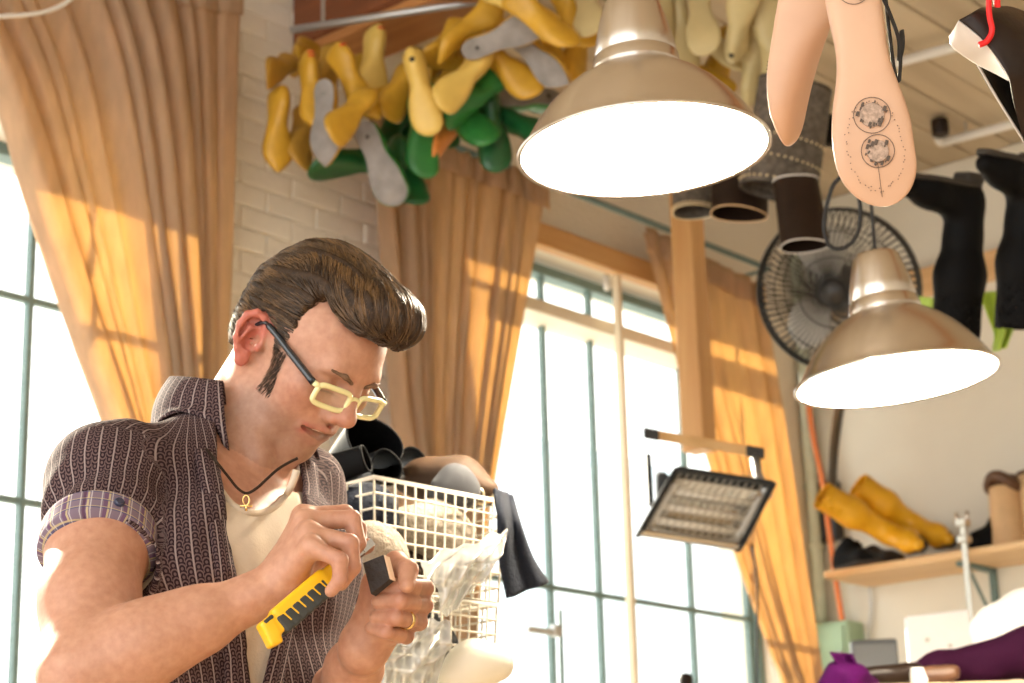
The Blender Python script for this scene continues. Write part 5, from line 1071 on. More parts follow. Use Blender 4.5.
def hit(sol, px, py, d0=1.75, d1=2.8, n=1400):
    t = np.linspace(d0, d1, n); p = CAM + ray(px, py)[None] * t[:, None]; d = sol.eval(p); i = np.argmax(d < 0); return p[i] if d[i] < 0 else P(px, py, 2.2)
def grad(sol, p, e=.002):
    q = np.array([p + np.array(v) * e for v in ((1, 0, 0), (-1, 0, 0), (0, 1, 0), (0, -1, 0), (0, 0, 1), (0, 0, -1))]); d = sol.eval(q); return nrm([d[0] - d[1], d[2] - d[3], d[4] - d[5]])
T = Thing('person', 'man in patterned short-sleeved shirt and yellow glasses, cutting leather with a knife', 'person', person_base)
body = fast_mesh('body', V, F_, M['skin'], T.o, T.loc)
# skin tints: ears and nose redder, lips, stubble, knuckles
hf, hu, hs = to_head(V); col = np.tile(np.array([.50, .275, .185]), (len(V), 1))
def blend(c, w): 
    global col
    col = col * (1 - w[:, None]) + np.array(c)[None] * w[:, None]
def near(f, u, s, r): return np.exp(-(((hf - f) / r[0]) ** 2 + ((hu - u) / r[1]) ** 2 + ((hs - s) / r[2]) ** 2))
headm = (np.abs(hs) < .11) & (hf > -.13) & (hu > -.12)
ear = headm * np.clip((np.abs(hs) - .068) / .006, 0, 1) * (hf < .012) * (hu > -.036) * (hu < .045); blend((.50, .12, .09), ear * .75)
blend((.47, .17, .12), .55 * near(.125, -.008, 0, (.02, .016, .018))); blend((.45, .19, .135), .5 * near(.075, -.01, .045, (.03, .025, .03)))
lip = np.maximum.reduce([near(.108, -.037, 0, (.008, .005, .012)), near(.102, -.041, .014, (.008, .005, .010)), near(.097, -.0415, .024, (.010, .004, .008)), near(.096, -.0515, .023, (.010, .005, .008)), near(.104, -.060, 0, (.008, .006, .012)), near(.098, -.055, .013, (.008, .006, .010))]); blend((.40, .12, .10), np.clip(lip * 1.5, 0, .9))
slit = np.maximum(near(.099, -.0480, 0, (.009, .0026, .014)), np.maximum(near(.095, -.0465, .014, (.010, .0022, .009)), near(.094, -.0462, .022, (.008, .0022, .007)))); blend((.06, .02, .02), np.clip(slit * 1.5 - .4, 0, 1))
st = headm * np.clip((-.030 - hu) / .02, 0, 1) * np.clip((hf - .0) / .03, 0, 1) * (hu > -.11); blend((.22, .14, .10), st * .5 * (1 - np.clip(lip * 1.5, 0, 1)))
blend((.32, .20, .14), .5 * near(.108, -.029, 0, (.012, .005, .02)))
eye = near(.096, .0085, .032, (.010, .0018, .014)) + near(.096, .0085, -.032, (.010, .0018, .014)); blend((.10, .05, .04), np.clip(eye, 0, .8))
chest = np.exp(-(np.linalg.norm(V - tv(0, .1, -.06), axis=1) / .10) ** 4); blend((.38, .185, .12), chest * .5)
for hand in (RH, LH):
    for f in hand:
        for q in f[1:3]: blend((.44, .19, .13), .5 * np.exp(-(np.linalg.norm(V - q, axis=1) / .013) ** 2))
sbn = np.exp(-(np.maximum(0, np.abs(hf - .034 - .22 * (-hu + .0)) - .010) / .004) ** 2) * np.clip((hu + .036) / .006, 0, 1) * np.clip((.03 - hu) / .006, 0, 1) * (np.abs(hs) > .045) * headm; blend((.12, .065, .035), sbn * .5)
paint(body, col)
# ---- shirt
PXM = 2.2 / FPX
def poly_cut(lines, front_c, front_n):    # convex cut-out given by pixel lines, only through the front of the torso
    def fn(p):
        q = p - CAM; d = q @ CF; x = 512 + FPX * (q @ CR) / d; y = 341.5 - FPX * (q @ CU) / d; r = np.full(len(p), -1e3)
        for (x0, y0), (x1, y1) in lines:
            nx, ny = (y1 - y0), -(x1 - x0); l = math.hypot(nx, ny); r = np.maximum(r, ((x - x0) * nx + (y - y0) * ny) / l)
        return np.maximum(r * PXM, -((p - front_c) @ front_n))
    return fn
def ell_cut(cx, cy, rx, ry, front_c, front_n):
    def fn(p):
        q = p - CAM; d = q @ CF; x = 512 + FPX * (q @ CR) / d; y = 341.5 - FPX * (q @ CU) / d; k = np.hypot((x - cx) / rx, (y - cy) / ry); return np.maximum((k - 1) * min(rx, ry) * PXM, -((p - front_c) @ front_n))
    return fn
U_ = Solid(); add_torso(U_, .005); U_.half(tv(0, 0, -.60), -tU, .004)
U_.cap(NB - tU * .02, NB + tU * .2, .082, .09, .01, '-')
U_.custom(ell_cut(255, 452, 42, 60, tv(0, .02, 0), tF), tv(0, .1, 0), .4, .003, '-')
for s_ in (-1, 1): U_.cap(Rsh if s_ > 0 else Lsh, (Rsh if s_ > 0 else Lsh) + tR * s_ * .2, .09, .12, .01, '-')
U_.post = lambda p, d: d + .0022 * np.sin(((p - MS) @ tR) * 120 + ((p - MS) @ tU) * 25) * np.clip(-((p - MS) @ tU) * 6, 0, 1)
V, F_ = U_.mesh(.004); M['vest'] = mat('cream_cotton_vest', (.60, .50, .39), .85, noise=.06, nscale=20, bump=.15, bscale=300); und = fast_mesh('undershirt', V, F_, M['vest'], T.o, T.loc); und['label'] = 'cream cotton vest under the open shirt'
# neck binding of the vest
bind = []
for a in np.linspace(.30, math.pi - .70, 26):
    q = hit(U_, 255 + 43.5 * math.cos(a), 452 + 61.5 * math.sin(a)); bind.append(q - CF * .0008)
mb = MB(); mb.tube(bind, .0042, 8); T.part('neck_binding', mb, M['vest'], und, smooth=True)
SH = Solid(); add_torso(SH, .012)
axR = nrm(E_R - Rsh); hemR = Rsh + (E_R - Rsh) * .36; axL = nrm(E_L - Lsh); hemL = Lsh + (E_L - Lsh) * .44
SH.half(tv(0, 0, -.64), -tU, .004)
SH.cap(Rsh - axR * .01, hemR + axR * .03, .059, .0605, .035); SH.cap(Lsh - axL * .01, hemL + axL * .03, .056, .056, .03)
def hem_cut(c, ax): 
    return lambda p: np.maximum(-((p - c) @ ax), np.linalg.norm((p - c) - ((p - c) @ ax)[:, None] * ax, axis=1) - .069)
SH.custom(hem_cut(hemR, axR), hemR + axR * .1, .25, .003, '-'); SH.custom(hem_cut(hemL, axL), hemL + axL * .1, .25, .003, '-')
SH.cap(NB + tU * .0 + tF * .015, NB + tU * .2, .060, .085, .008, '-')
cut = poly_cut([((212, 420), (248, 700)), ((262, 700), (305, 515)), ((305, 515), (300, 430))], tv(0, .02, 0), tF)
def inside(lines):
    return lines
# polygon sides must run so that the inside is negative; reversed order for each
cut = poly_cut([((248, 700), (212, 420)), ((305, 515), (262, 700)), ((300, 430), (305, 515))], tv(0, .02, 0), tF)
_t = cut(np.array([hit(U_, 258, 560)]))
if _t[0] > 0: cut = poly_cut([((212, 420), (248, 700)), ((262, 700), (305, 515)), ((305, 515), (300, 430))], tv(0, .02, 0), tF)
SH.custom(cut, tv(0, .1, -.2), .6, .002, '-')
def folds(p, d):
    q = p - MS; r, f, u = q @ tR, q @ tF, q @ tU
    w = np.sin(r * 55 + u * 28 + 1.4 * np.sin(u * 17)) * .0024 + np.sin(u * 48 - r * 40 + f * 30) * .0016
    a = p - Rsh; al = a @ axR; w2 = .0042 * np.sin(al * 62 + (a @ CR) * 50 + 1.5 * np.sin((a @ CF) * 40)) * np.clip(al / .05, 0, 1)
    m = np.clip((r - .13) / .04, 0, 1); cs = .0035 * np.sin(u * 85 + r * 20) * np.exp(-((r - .10) / .05) ** 2) * np.clip((f) / .05, 0, 1)
    return d + w * (1 - m) + w2 * m + cs
SH.post = folds
V, F_ = SH.mesh(.0032); print('shirt', len(V))
def shirt_mat(name):
    m = bpy.data.materials.new(name); m.use_nodes = True; nt = m.node_tree; b = nt.nodes['Principled BSDF']; b.inputs['Roughness'].default_value = .85; b.inputs['Specular IOR Level'].default_value = .2
    at = nt.nodes.new('ShaderNodeAttribute'); at.attribute_name = 'weave'; sp = nt.nodes.new('ShaderNodeSeparateXYZ'); nt.links.new(at.outputs['Vector'], sp.inputs[0])
    def math_(op, a, b_=None, c=None):
        n = nt.nodes.new('ShaderNodeMath'); n.operation = op
        for i, v in enumerate((a, b_, c)):
            if v is None: continue
            if isinstance(v, (int, float)): n.inputs[i].default_value = v
            else: nt.links.new(v, n.inputs[i])
        return n.outputs[0]
    u = math_('MULTIPLY', sp.outputs[0], 1 / .0155); v = math_('MULTIPLY', sp.outputs[1], 1 / .0090)
    fu = math_('FRACT', u); line = math_('LESS_THAN', math_('ABSOLUTE', math_('SUBTRACT', fu, .5)), .055)
    # scallop rows between the pinstripes
    fl = math_('FLOOR', math_('MULTIPLY', u, 2.0)); sh = math_('MULTIPLY', math_('MODULO', fl, 2.0), .5); fv = math_('SUBTRACT', math_('FRACT', math_('ADD', v, sh)), .2); fu2 = math_('SUBTRACT', math_('FRACT', math_('MULTIPLY', u, 2.0)), .5)
    rr = math_('SQRT', math_('ADD', math_('MULTIPLY', fu2, fu2), math_('MULTIPLY', fv, math_('MULTIPLY', fv, .7)))); ring = math_('GREATER_THAN', math_('SINE', math_('MULTIPLY', rr, 17.0)), .2)
    mx = nt.nodes.new('ShaderNodeMix'); mx.data_type = 'RGBA'; mx.inputs[6].default_value = (.020, .010, .014, 1); mx.inputs[7].default_value = (.125, .078, .076, 1); nt.links.new(ring, mx.inputs[0])
    m2 = nt.nodes.new('ShaderNodeMix'); m2.data_type = 'RGBA'; m2.inputs[7].default_value = (.28, .22, .21, 1); nt.links.new(line, m2.inputs[0]); nt.links.new(mx.outputs[2], m2.inputs[6]); nt.links.new(m2.outputs[2], b.inputs['Base Color']); return m
def weave(o, Vw, torso=True, ax=None, c=None, rad=.068, ref=None):
    if torso:
        q = Vw - MS; r, f, u = q @ tR, q @ tF, q @ tU; ang = np.arctan2(r / .17, f / .12); W = np.stack([ang * .15, u, np.zeros(len(Vw))], 1)
    else:
        q = Vw - c; al = q @ ax; e1 = nrm(ref - ax * (ref @ ax)); e2 = np.cross(ax, e1); W = np.stack([np.arctan2(q @ e2, q @ e1) * rad, al, np.zeros(len(Vw))], 1)
    return W
W0 = weave(None, V); q = V - Rsh; WR_ = weave(None, V, False, axR, Rsh, .068, -CF); WL_ = weave(None, V, False, axL, Lsh, .064, -CF)
rr = (V - MS) @ tR; rdist = lambda c, ax: np.linalg.norm((V - c) - ((V - c) @ ax)[:, None] * ax, axis=1)
mR = ((V - Rsh) @ tR > -.03) & (((V - Rsh) @ axR) > -.03) & (rdist(Rsh, axR) < .072); mL = ((V - Lsh) @ -tR > -.015) & (((V - Lsh) @ axL) > -.02)
W0[mR] = WR_[mR]; W0[mL] = WL_[mL]
M['shirt'] = shirt_mat('patterned_shirt_cloth')
def set_weave(o, W): a = o.data.attributes.new('weave', 'FLOAT_VECTOR', 'POINT'); a.data.foreach_set('vector', W.astype(np.float32).ravel())
shirt = fast_mesh('shirt', V, F_, M['shirt'], T.o, T.loc); set_weave(shirt, W0); shirt['label'] = 'open short-sleeved shirt, dark purple-brown with pale pinstripes'
# plackets: raised bands along both front edges
def placket(pts, sol, side):
    L = []
    for px, py in pts:
        p = hit(sol, px, py); n = grad(sol, p); L.append((p + n * .001, n))
    def fn(u, v):
        i = v * (len(L) - 1); a = int(min(i, len(L) - 2)); f = i - a; p = L[a][0] * (1 - f) + L[a + 1][0] * f; n = nrm(L[a][1] * (1 - f) + L[a + 1][1] * f); t = nrm(L[a + 1][0] - L[a][0]); w_ = np.cross(n, t); w_ = w_ if w_ @ CR > 0 else -w_
        return p + w_ * (u - .5) * .028 + n * (.0022 - .004 * (2 * u - 1) ** 2)
    mb = MB(); mb.sheet(fn, 6, 40, .002); o = T.part('placket', mb, M['shirt'], shirt, smooth=True); Vv = np.array(mb.v); W = np.stack([np.tile(np.linspace(0, .031, 7), 82)[:len(Vv)], (Vv - MS) @ tU, np.zeros(len(Vv))], 1); set_weave(o, W)
placket([(205, 452), (213, 490), (219, 530), (225, 570), (230, 610), (235, 650), (239, 700)], SH, -1)
placket([(308, 462), (312, 490), (312, 515), (306, 545), (296, 590), (286, 630), (272, 690)], SH, 1)
M['button'] = mat('navy_button', (.03, .035, .07), .3)
for px, py in ((214, 474), (229, 668)):
    p = hit(SH, px, py); n = grad(SH, p); mb = MB(); mb.lathe([(0, .0045), (.0045, .0045), (.0058, .003), (.0058, 0)], p + n * .003, n, 16); T.part('button', mb, M['button'], shirt, smooth=True, sharp=40)
# collar: stands round the neck and folds over
def collar(u, v):
    th_ = math.radians(56 + 248 * u); back = .5 - .5 * math.cos(th_); sd_ = math.sin(th_)
    r = .057 + .004 * back; htop = .030 * back + .004; hbot = -.044 + .010 * back - .030 * max(0, abs(u - .5) * 2 - .72) / .28
    if v < .35: k = v / .35; h = -.02 * (1 - back) - .005 + (htop + .026) * k; rr_ = r
    else: k = (v - .35) / .65; h = htop + .021 - .02 * (1 - back) + .004 * math.sin(k * 3.1) + (hbot - htop - .012) * k; rr_ = r + .006 + .032 * k + .008 * math.sin(k * 3.14)
    c = NB + tU * .058 - tF * .014 + CR * .018
    return c + tF * math.cos(th_) * rr_ * 1.06 + tR * math.sin(th_) * rr_ + tU * h
_cg = np.array([[collar(i / 60, j / 16) for i in range(61)] for j in range(17)])
for j in range(6, 17):                    # the folded-down part lies on the shirt
    for i in range(61):
        for _ in range(4):
            d_ = SH.eval(_cg[j, i][None])[0]
            if d_ < .005: _cg[j, i] = _cg[j, i] + nrm(grad(SH, _cg[j, i]) + tU * .3) * (.006 - d_)
for _ in range(3): _cg[7:, 1:-1] = _cg[7:, 1:-1] * .5 + (_cg[7:, :-2] + _cg[7:, 2:]) * .25
def collar2(u, v): return _cg[int(round(v * 16)), int(round(u * 60))]
mb = MB(); mb.sheet(collar2, 60, 16, .004); co = T.part('collar', mb, M['shirt'], shirt, smooth=True); Vv = np.array(mb.v); q = Vv - NB; set_weave(co, np.stack([np.arctan2(q @ tR, q @ tF) * .075, q @ tU, q @ tU * 0], 1))
# cuffs in plaid
def plaid_mat(name):
    m = bpy.data.materials.new(name); m.use_nodes = True; nt = m.node_tree; b = nt.nodes['Principled BSDF']; b.inputs['Roughness'].default_value = .85; at = nt.nodes.new('ShaderNodeAttribute'); at.attribute_name = 'weave'
    sep = nt.nodes.new('ShaderNodeSeparateXYZ'); nt.links.new(at.outputs['Vector'], sep.inputs[0]); prev = None
    for ch, per, wdt, c in ((0, .021, .30, (.10, .03, .10)), (0, .021, .10, (.55, .45, .22)), (1, .012, .25, (.05, .06, .14)), (0, .0105, .12, (.5, .46, .46)), (1, .012, .09, (.55, .42, .2))):
        d = nt.nodes.new('ShaderNodeMath'); d.operation = 'MULTIPLY'; d.inputs[1].default_value = 1 / per; nt.links.new(sep.outputs[ch], d.inputs[0]); f = nt.nodes.new('ShaderNodeMath'); f.operation = 'FRACT'; ad = nt.nodes.new('ShaderNodeMath'); ad.inputs[1].default_value = 13.3 * per * 40; nt.links.new(d.outputs[0], ad.inputs[0]); nt.links.new(ad.outputs[0], f.inputs[0])
        l = nt.nodes.new('ShaderNodeMath'); l.operation = 'LESS_THAN'; l.inputs[1].default_value = wdt; nt.links.new(f.outputs[0], l.inputs[0]); hl = nt.nodes.new('ShaderNodeMath'); hl.operation = 'MULTIPLY'; hl.inputs[1].default_value = .65; nt.links.new(l.outputs[0], hl.inputs[0])
        x = nt.nodes.new('ShaderNodeMix'); x.data_type = 'RGBA'; x.inputs[7].default_value = (*c, 1); x.inputs[6].default_value = (.17, .12, .16, 1); nt.links.new(hl.outputs[0], x.inputs[0])
        if prev is not None: nt.links.new(prev, x.inputs[6])
        prev = x.outputs[2]
    nt.links.new(prev, b.inputs['Base Color']); return m
M['plaid'] = plaid_mat('plaid_cuff_cloth')
def cuff(hem, ax, r, wd_):
    e1 = nrm(-CF - ax * (-CF @ ax)); e2 = np.cross(ax, e1)
    def fn(u, v):
        a = 2 * math.pi * u; rr_ = r * (1 + .012 * math.sin(3 * a + 1) + .008 * math.sin(5 * a)) + (.003 if .03 < v < .9 else 0) - (.008 * max(0, (v - .85) / .15)); return hem + ax * (-wd_ + (wd_ + .008) * v + .003 * math.sin(2 * a)) + (e1 * math.cos(a) + e2 * math.sin(a)) * rr_
    mb = MB(); mb.sheet(fn, 64, 12, .003); o = T.part('cuff', mb, M['plaid'], shirt, smooth=True, label='turned-up plaid cuff'); Vv = np.array(mb.v); set_weave(o, weave(None, Vv, False, ax, hem, r, -CF))
    p = hem + (e1 * math.cos(-.55) + e2 * math.sin(-.55)) * (r + .004) - ax * wd_ * .5; n = nrm(p - hem - ax * ((p - hem) @ ax)); mb = MB(); mb.lathe([(0, .004), (.0045, .004), (.0058, .0025), (.0058, -.001)], p, n, 16); T.part('button', mb, M['button'], shirt, smooth=True, sharp=40)
cuff(hemR, axR, .0605, .030); cuff(hemL, axL, .058, .032)
# ---- trousers and shoes (below the frame)
TR = Solid(); M['denim'] = mat('dark_denim', (.03, .04, .07), .8, bump=.2, bscale=200); hip = tv(0, 0, -.60); g0 = np.array([hip[0], hip[1], 0])
TR.ell(tv(0, 0, -.58), (.172, .122, .11), TA, .05); TR.half(tv(0, 0, -.50), tU, .004); hz = nrm(np.array([tR[0], tR[1], 0])); hfz = np.cross(ez, hz)
for s_ in (-1, 1):
    a = hip + hz * .09 * s_ - ez * .08; kn = g0 + hz * .11 * s_ + hfz * .03 + ez * .48; an = g0 + hz * .12 * s_ + ez * .10; TR.chain([a, kn, an], [.088, .062, .055], .04)
solid_part(T, 'trousers', TR, .010, M['denim'])
for s_ in (-1, 1):
    so = Solid(); an = g0 + hz * .12 * s_; so.chain([an + ez * .05 - hfz * .03, an + ez * .045 + hfz * .11, an + ez * .035 + hfz * .18], [.046, .045, .032], .02); so.cap(an + ez * .05, an + ez * .10, .045, .045, .02); so.half(an + ez * .003, -ez, .003); solid_part(T, 'shoe', so, .008, M['brown_leather'])
# ---- necklace with ankh
nk = [(206, 448), (217, 462), (229, 477), (238, 488), (247, 493), (257, 488), (267, 479), (277, 470), (288, 463), (298, 458)]
BU = Solid(); BU.ops = B.ops; pts = [min((hit(B, *q), hit(U_, *q)), key=lambda p: (p - CAM) @ CF) for q in nk]; pts = [p - CF * .003 for p in pts]; M['cordbrown'] = mat('braided_brown_cord', (.03, .018, .012), .8, bump=.6, bscale=300, spec=.1); M['gold'] = mat('gold', (.85, .60, .25), .25, 1.0)
mb = MB(); mb.tube(bez(pts, 6), .0016, 8); nec = T.part('necklace', mb, M['cordbrown'], smooth=True, label='thin brown cord necklace with a gold ankh')
pc = P(247.5, 494, 1); base_ = pts[4] - CF * .004
def an_(x, y): return base_ + CR * x - CU * y
mb = MB(); mb.tube([an_(.0035 * math.sin(a), .0075 - .0055 * math.cos(a)) for a in np.linspace(0, 6.28, 17)[:-1]], .0010, 6, closed=True); mb.tube([an_(0, .0125), an_(0, .019)], [.0011, .0017], 6); mb.tube([an_(-.0068, .0140), an_(0, .0135), an_(.0068, .0140)], [.0017, .0011, .0017], 6); T.part('ankh_pendant', mb, M['gold'], nec, smooth=True)
# ---- ring
rg = (LH[2][1] * .45 + LH[2][2] * .55); rx = nrm(LH[2][2] - LH[2][1]); e1 = nrm(CU - rx * (CU @ rx)); e2 = np.cross(rx, e1)
mb = MB(); mb.lathe([(.0098, -.0022), (.0106, -.0018), (.0108, 0), (.0106, .0018), (.0098, .0022)], rg, rx, 28); T.part('finger_ring', mb, M['gold'], smooth=True, label='gold ring on the left hand')
# ---- glasses
M['cream_acetate'] = mat('pale_yellow_acetate', (.80, .76, .40), .25, coat=.4); M['black_acetate'] = mat('blue_black_acetate', (.008, .014, .022), .18, coat=.5); M['lens'] = glassy('spectacle_lens', (.97, .98, .97), .07)
gO = (.1175, .0100)
def gv(f, u, s): a = math.radians(14); return hv(gO[0] + f * math.cos(a) + u * math.sin(a) * -0.2, gO[1] + u, s)
def gl(s, u): return gv(-.010 * (abs(s) / .062) ** 2, u, s)
def rim_path(sc, w_, h_, n=40):
    out = []
    for a in np.linspace(0, 2 * math.pi, n + 1)[:-1]:
        c, s_ = math.cos(a), math.sin(a); e = .45; out.append(gl(sc + w_ * math.copysign(abs(c) ** e, c), -.001 + h_ * math.copysign(abs(s_) ** e, s_)))
    return out
fr_parts = []
mb = MB()
for s_ in (-1, 1): mb.tube(rim_path(.0335 * s_, .0255, .0128), .0035, 8, closed=True)
mb.tube(bez([gl(.0105, .004), gl(0, .007), gl(-.0105, .004)], 6), .0032, 8)
for s_ in (-1, 1): mb.tube([gl(.057 * s_, .007), gv(-.014, .008, .0655 * s_)], [.0040, .0036], 8)
gl_o = T.part('eyeglasses', mb, M['cream_acetate'], smooth=True, label='pale yellow acetate glasses with black temples')
for s_ in (-1, 1):
    rp_ = rim_path(.0335 * s_, .0238, .0120, 32); c = np.mean(rp_, axis=0); mb = MB(); mb.add([c - hF * .0004] + [q - hF * .0004 for q in rp_] + [c + hF * .0004] + [q + hF * .0004 for q in rp_], [(0, 1 + i, 1 + (i + 1) % 32) for i in range(32)] + [(33, 34 + (i + 1) % 32, 34 + i) for i in range(32)]); T.part('lens', mb, M['lens'], gl_o, smooth=True)
    tp0 = gv(-.014, .008, .0655 * s_); tp1 = tp0 * .45 + hv(.006, .032, .0765 * s_) * .55; tp2 = hv(.006, .032, .0765 * s_); tp3 = hv(-.012, .030, .0775 * s_); tp4 = hv(-.030, .005, .074 * s_); mb = MB(); mb.tube(bez([tp0, tp1, tp2, tp3, tp4], 8), [.0046] * 9 + [.0042] * 10 + [.0026] * 14, 8); T.part('temple', mb, M['black_acetate'], gl_o, smooth=True)
# teeth
mb = MB(); mb.tube([hv(.1030 - 14 * s * s, -.0440, s) for s in np.linspace(-.013, .013, 9)], .0024, 8); T.part('teeth', mb, mat('teeth', (.8, .76, .66), .3), smooth=True)
# ---- hair: combed-back sides, swept-up quiff, sideburns; a solid under-layer plus combed strands
H = Solid()
H.ell(hv(-.014, .050), (.1005, .0785, .088), HA, .02); H.ell(hv(.030, .085), (.070, .060, .055), HA, .03); H.ell(hv(.072, .120), (.050, .048, .030), HA, .03); H.ell(hv(.092, .121), (.034, .042, .027), HA, .03); H.ell(hv(-.005, .112), (.07, .058, .040), HA, .03)
H.ell(hv(-.056, -.005), (.044, .055, .045), HA, .03)
hp = [(.1085, .092), (.085, .088), (.060, .094), (.038, .104), (.030, .080), (.036, .046), (.040, .020), (.038, .012), (.018, .012), (.010, .036), (-.018, .044), (-.040, .030), (-.048, -.004), (-.062, -.030), (-.14, -.03), (-.16, .10), (-.05, .24), (.2, .24), (.2, .092)]
def poly_sd(x, y, pl):
    pl = np.array(pl); d = np.full(len(x), 1e9); ins = np.zeros(len(x), bool); n = len(pl)
    for i in range(n):
        a, b = pl[i], pl[(i + 1) % n]; e = b - a; wx, wy = x - a[0], y - a[1]; t = np.clip((wx * e[0] + wy * e[1]) / (e @ e), 0, 1); d = np.minimum(d, np.hypot(wx - t * e[0], wy - t * e[1]))
        c = ((a[1] > y) != (b[1] > y)) & (x < (b[0] - a[0]) * (y - a[1]) / (b[1] - a[1] + 1e-12) + a[0]); ins ^= c
    return np.where(ins, -d, d)
def not_hair(p): f, u, s = to_head(p); return -poly_sd(f, u, hp)
H.custom(not_hair, HO, .4, .006, '-')
def comb(p, d):
    f, u, s = to_head(p); ang = np.arctan2(s, u + .02); return d + .0017 * np.sin(ang * 60 + 3 * np.sin(f * 40)) + .0014 * np.sin(ang * 37 + f * 60)
H.post = comb
V, F_ = H.mesh(.0026); print('hair', len(V))
def hair_mat(name):
    m = bpy.data.materials.new(name); m.use_nodes = True; nt = m.node_tree; b = nt.nodes['Principled BSDF']; b.inputs['Roughness'].default_value = .6; b.inputs['Specular IOR Level'].default_value = .2
    tc = nt.nodes.new('ShaderNodeTexCoord'); n = nt.nodes.new('ShaderNodeTexNoise'); n.inputs['Scale'].default_value = 120; n.inputs['Detail'].default_value = 3; nt.links.new(tc.outputs['Object'], n.inputs['Vector']); r = nt.nodes.new('ShaderNodeValToRGB'); r.color_ramp.elements[0].position = .35; r.color_ramp.elements[1].position = .7
    r.color_ramp.elements[0].color = (.020, .011, .006, 1); r.color_ramp.elements[1].color = (.050, .027, .013, 1); nt.links.new(n.outputs['Fac'], r.inputs[0]); nt.links.new(r.outputs[0], b.inputs['Base Color']); return m
M['hair'] = hair_mat('brown_hair'); hair = fast_mesh('hair', V, F_, M['hair'], T.o, T.loc); hair['label'] = 'brown hair swept up into a high quiff, with sideburns'
# strands, each with its own shade
rng = np.random.default_rng(5); Hs = Solid(); Hs.ops = H.ops
idx = rng.choice(len(V), min(len(V), 15000), replace=False); pos = V[idx] + rng.normal(0, .0006, (len(idx), 3))
uu = rng.uniform(-.034, .02, 420); ff = .034 - .22 * uu + rng.uniform(-.012, .012, 420); sbp = HO + hF[None] * (FS * ff)[:, None] + hU[None] * uu[:, None] + hS[None] * .068
keep = Hs.eval(pos) > -.003; pos = pos[keep]
for _ in range(6): dd = B.eval(sbp); gg = np.stack([B.eval(sbp + v * .0015) - B.eval(sbp - v * .0015) for v in np.eye(3)], 1); gg /= np.maximum(np.linalg.norm(gg, axis=1, keepdims=True), 1e-9); sbp = sbp - gg * dd[:, None]
nb_ = len(pos); pos = np.concatenate([pos, sbp]); f, u, s = to_head(pos); N = len(pos); isb = (np.arange(N) >= nb_)[:, None]
def field(p): return np.where(np.arange(N) < nb_, Hs.eval(p), B.eval(p))
def sgrad(p, e=.0015):
    g = np.stack([field(p + v * e) - field(p - v * e) for v in np.eye(3)], 1); return g / np.maximum(np.linalg.norm(g, axis=1, keepdims=True), 1e-9)
top = np.clip((u - .085) / .03, 0, 1)[:, None] * np.clip((f + .02) / .04, 0, 1)[:, None]
side = hF * -1.0 + hU * -.12; up = hF * -.75 + hU * .9; sb_ = hU * -1 - hF * .1
D = np.where(isb, sb_, side * (1 - top) + up * top); nseg = 6; step = np.where(isb[:, 0], .0012, .0034 + .0024 * top[:, 0])[:, None]; path = [pos]
cur = pos.copy(); Dn = D / np.linalg.norm(D, axis=1, keepdims=True); lift = (rng.random(N) ** 2 * .0022)
clump = np.sin(f * 90 + s * 260)[:, None] * .10
Dn = Dn + rng.normal(0, .09, Dn.shape) + clump * hS
for k in range(nseg):
    g = sgrad(cur); t = Dn - g * (Dn * g).sum(1, keepdims=True); t /= np.maximum(np.linalg.norm(t, axis=1, keepdims=True), 1e-9); cur = cur + t * step; dd = field(cur); cur = cur - g * (dd - .0004 - lift * (k / nseg))[:, None] * .9; path.append(cur.copy())
path = np.stack(path, 1)
# a few flyaway hairs on the crown
rad = np.array([.00025, .00055, .00065, .00065, .0006, .00045, .00012])
tan = np.gradient(path, axis=1); tan /= np.maximum(np.linalg.norm(tan, axis=2, keepdims=True), 1e-9); ref = np.cross(tan, np.array([.31, .57, .76])); ref /= np.linalg.norm(ref, axis=2, keepdims=True); bi = np.cross(tan, ref)
rs_ = np.where(isb[:, 0], .45, 1.0)[:, None, None] * rad[None, :, None]
ring = np.stack([path + (ref * math.cos(a) + bi * math.sin(a)) * rs_ for a in (0, 2.094, 4.189)], 2); Vs = ring.reshape(-1, 3); K = nseg + 1
b0 = (np.arange(N) * K * 3)[:, None, None]; ii = (np.arange(nseg) * 3)[None, :, None]; kk = np.arange(3)[None, None, :]; k2 = (kk + 1) % 3
Fq = np.stack([b0 + ii + kk, b0 + ii + k2, b0 + ii + 3 + k2, b0 + ii + 3 + kk], -1).reshape(-1, 4)
def strand_mat(name):
    m = bpy.data.materials.new(name); m.use_nodes = True; nt = m.node_tree; b = nt.nodes['Principled BSDF']; b.inputs['Roughness'].default_value = .42; b.inputs['Specular IOR Level'].default_value = .45; at = nt.nodes.new('ShaderNodeAttribute'); at.attribute_name = 'tint'; nt.links.new(at.outputs['Color'], b.inputs['Base Color']); return m
M['strand'] = strand_mat('brown_hair_strands'); st_ = fast_mesh('hair_strands', Vs, Fq, M['strand'], hair, T.loc); st_['kind'] = 'stuff'
w_ = np.clip(rng.random(N) * .55 + .45 * (.5 + .5 * np.sin(s * 330 + f * 45)), 0, 1) ** 1.6
cs = np.array([.022, .012, .007]) * (1 - w_[:, None]) + np.array([.22, .115, .042]) * w_[:, None]; paint(st_, np.repeat(cs, K * 3, axis=0))
# eyebrows
for s_ in (-1, 1):
    eb = Solid(); eb.chain([hv(.1090, .032, .012 * s_), hv(.1085, .0375, .027 * s_), hv(.0990, .0375, .044 * s_)], [.0026, .0030, .0018], .004); solid_part(T, 'eyebrow', eb, .0018, mat('eyebrow_hair', (.20, .11, .06), .8, noise=.5, nscale=400))
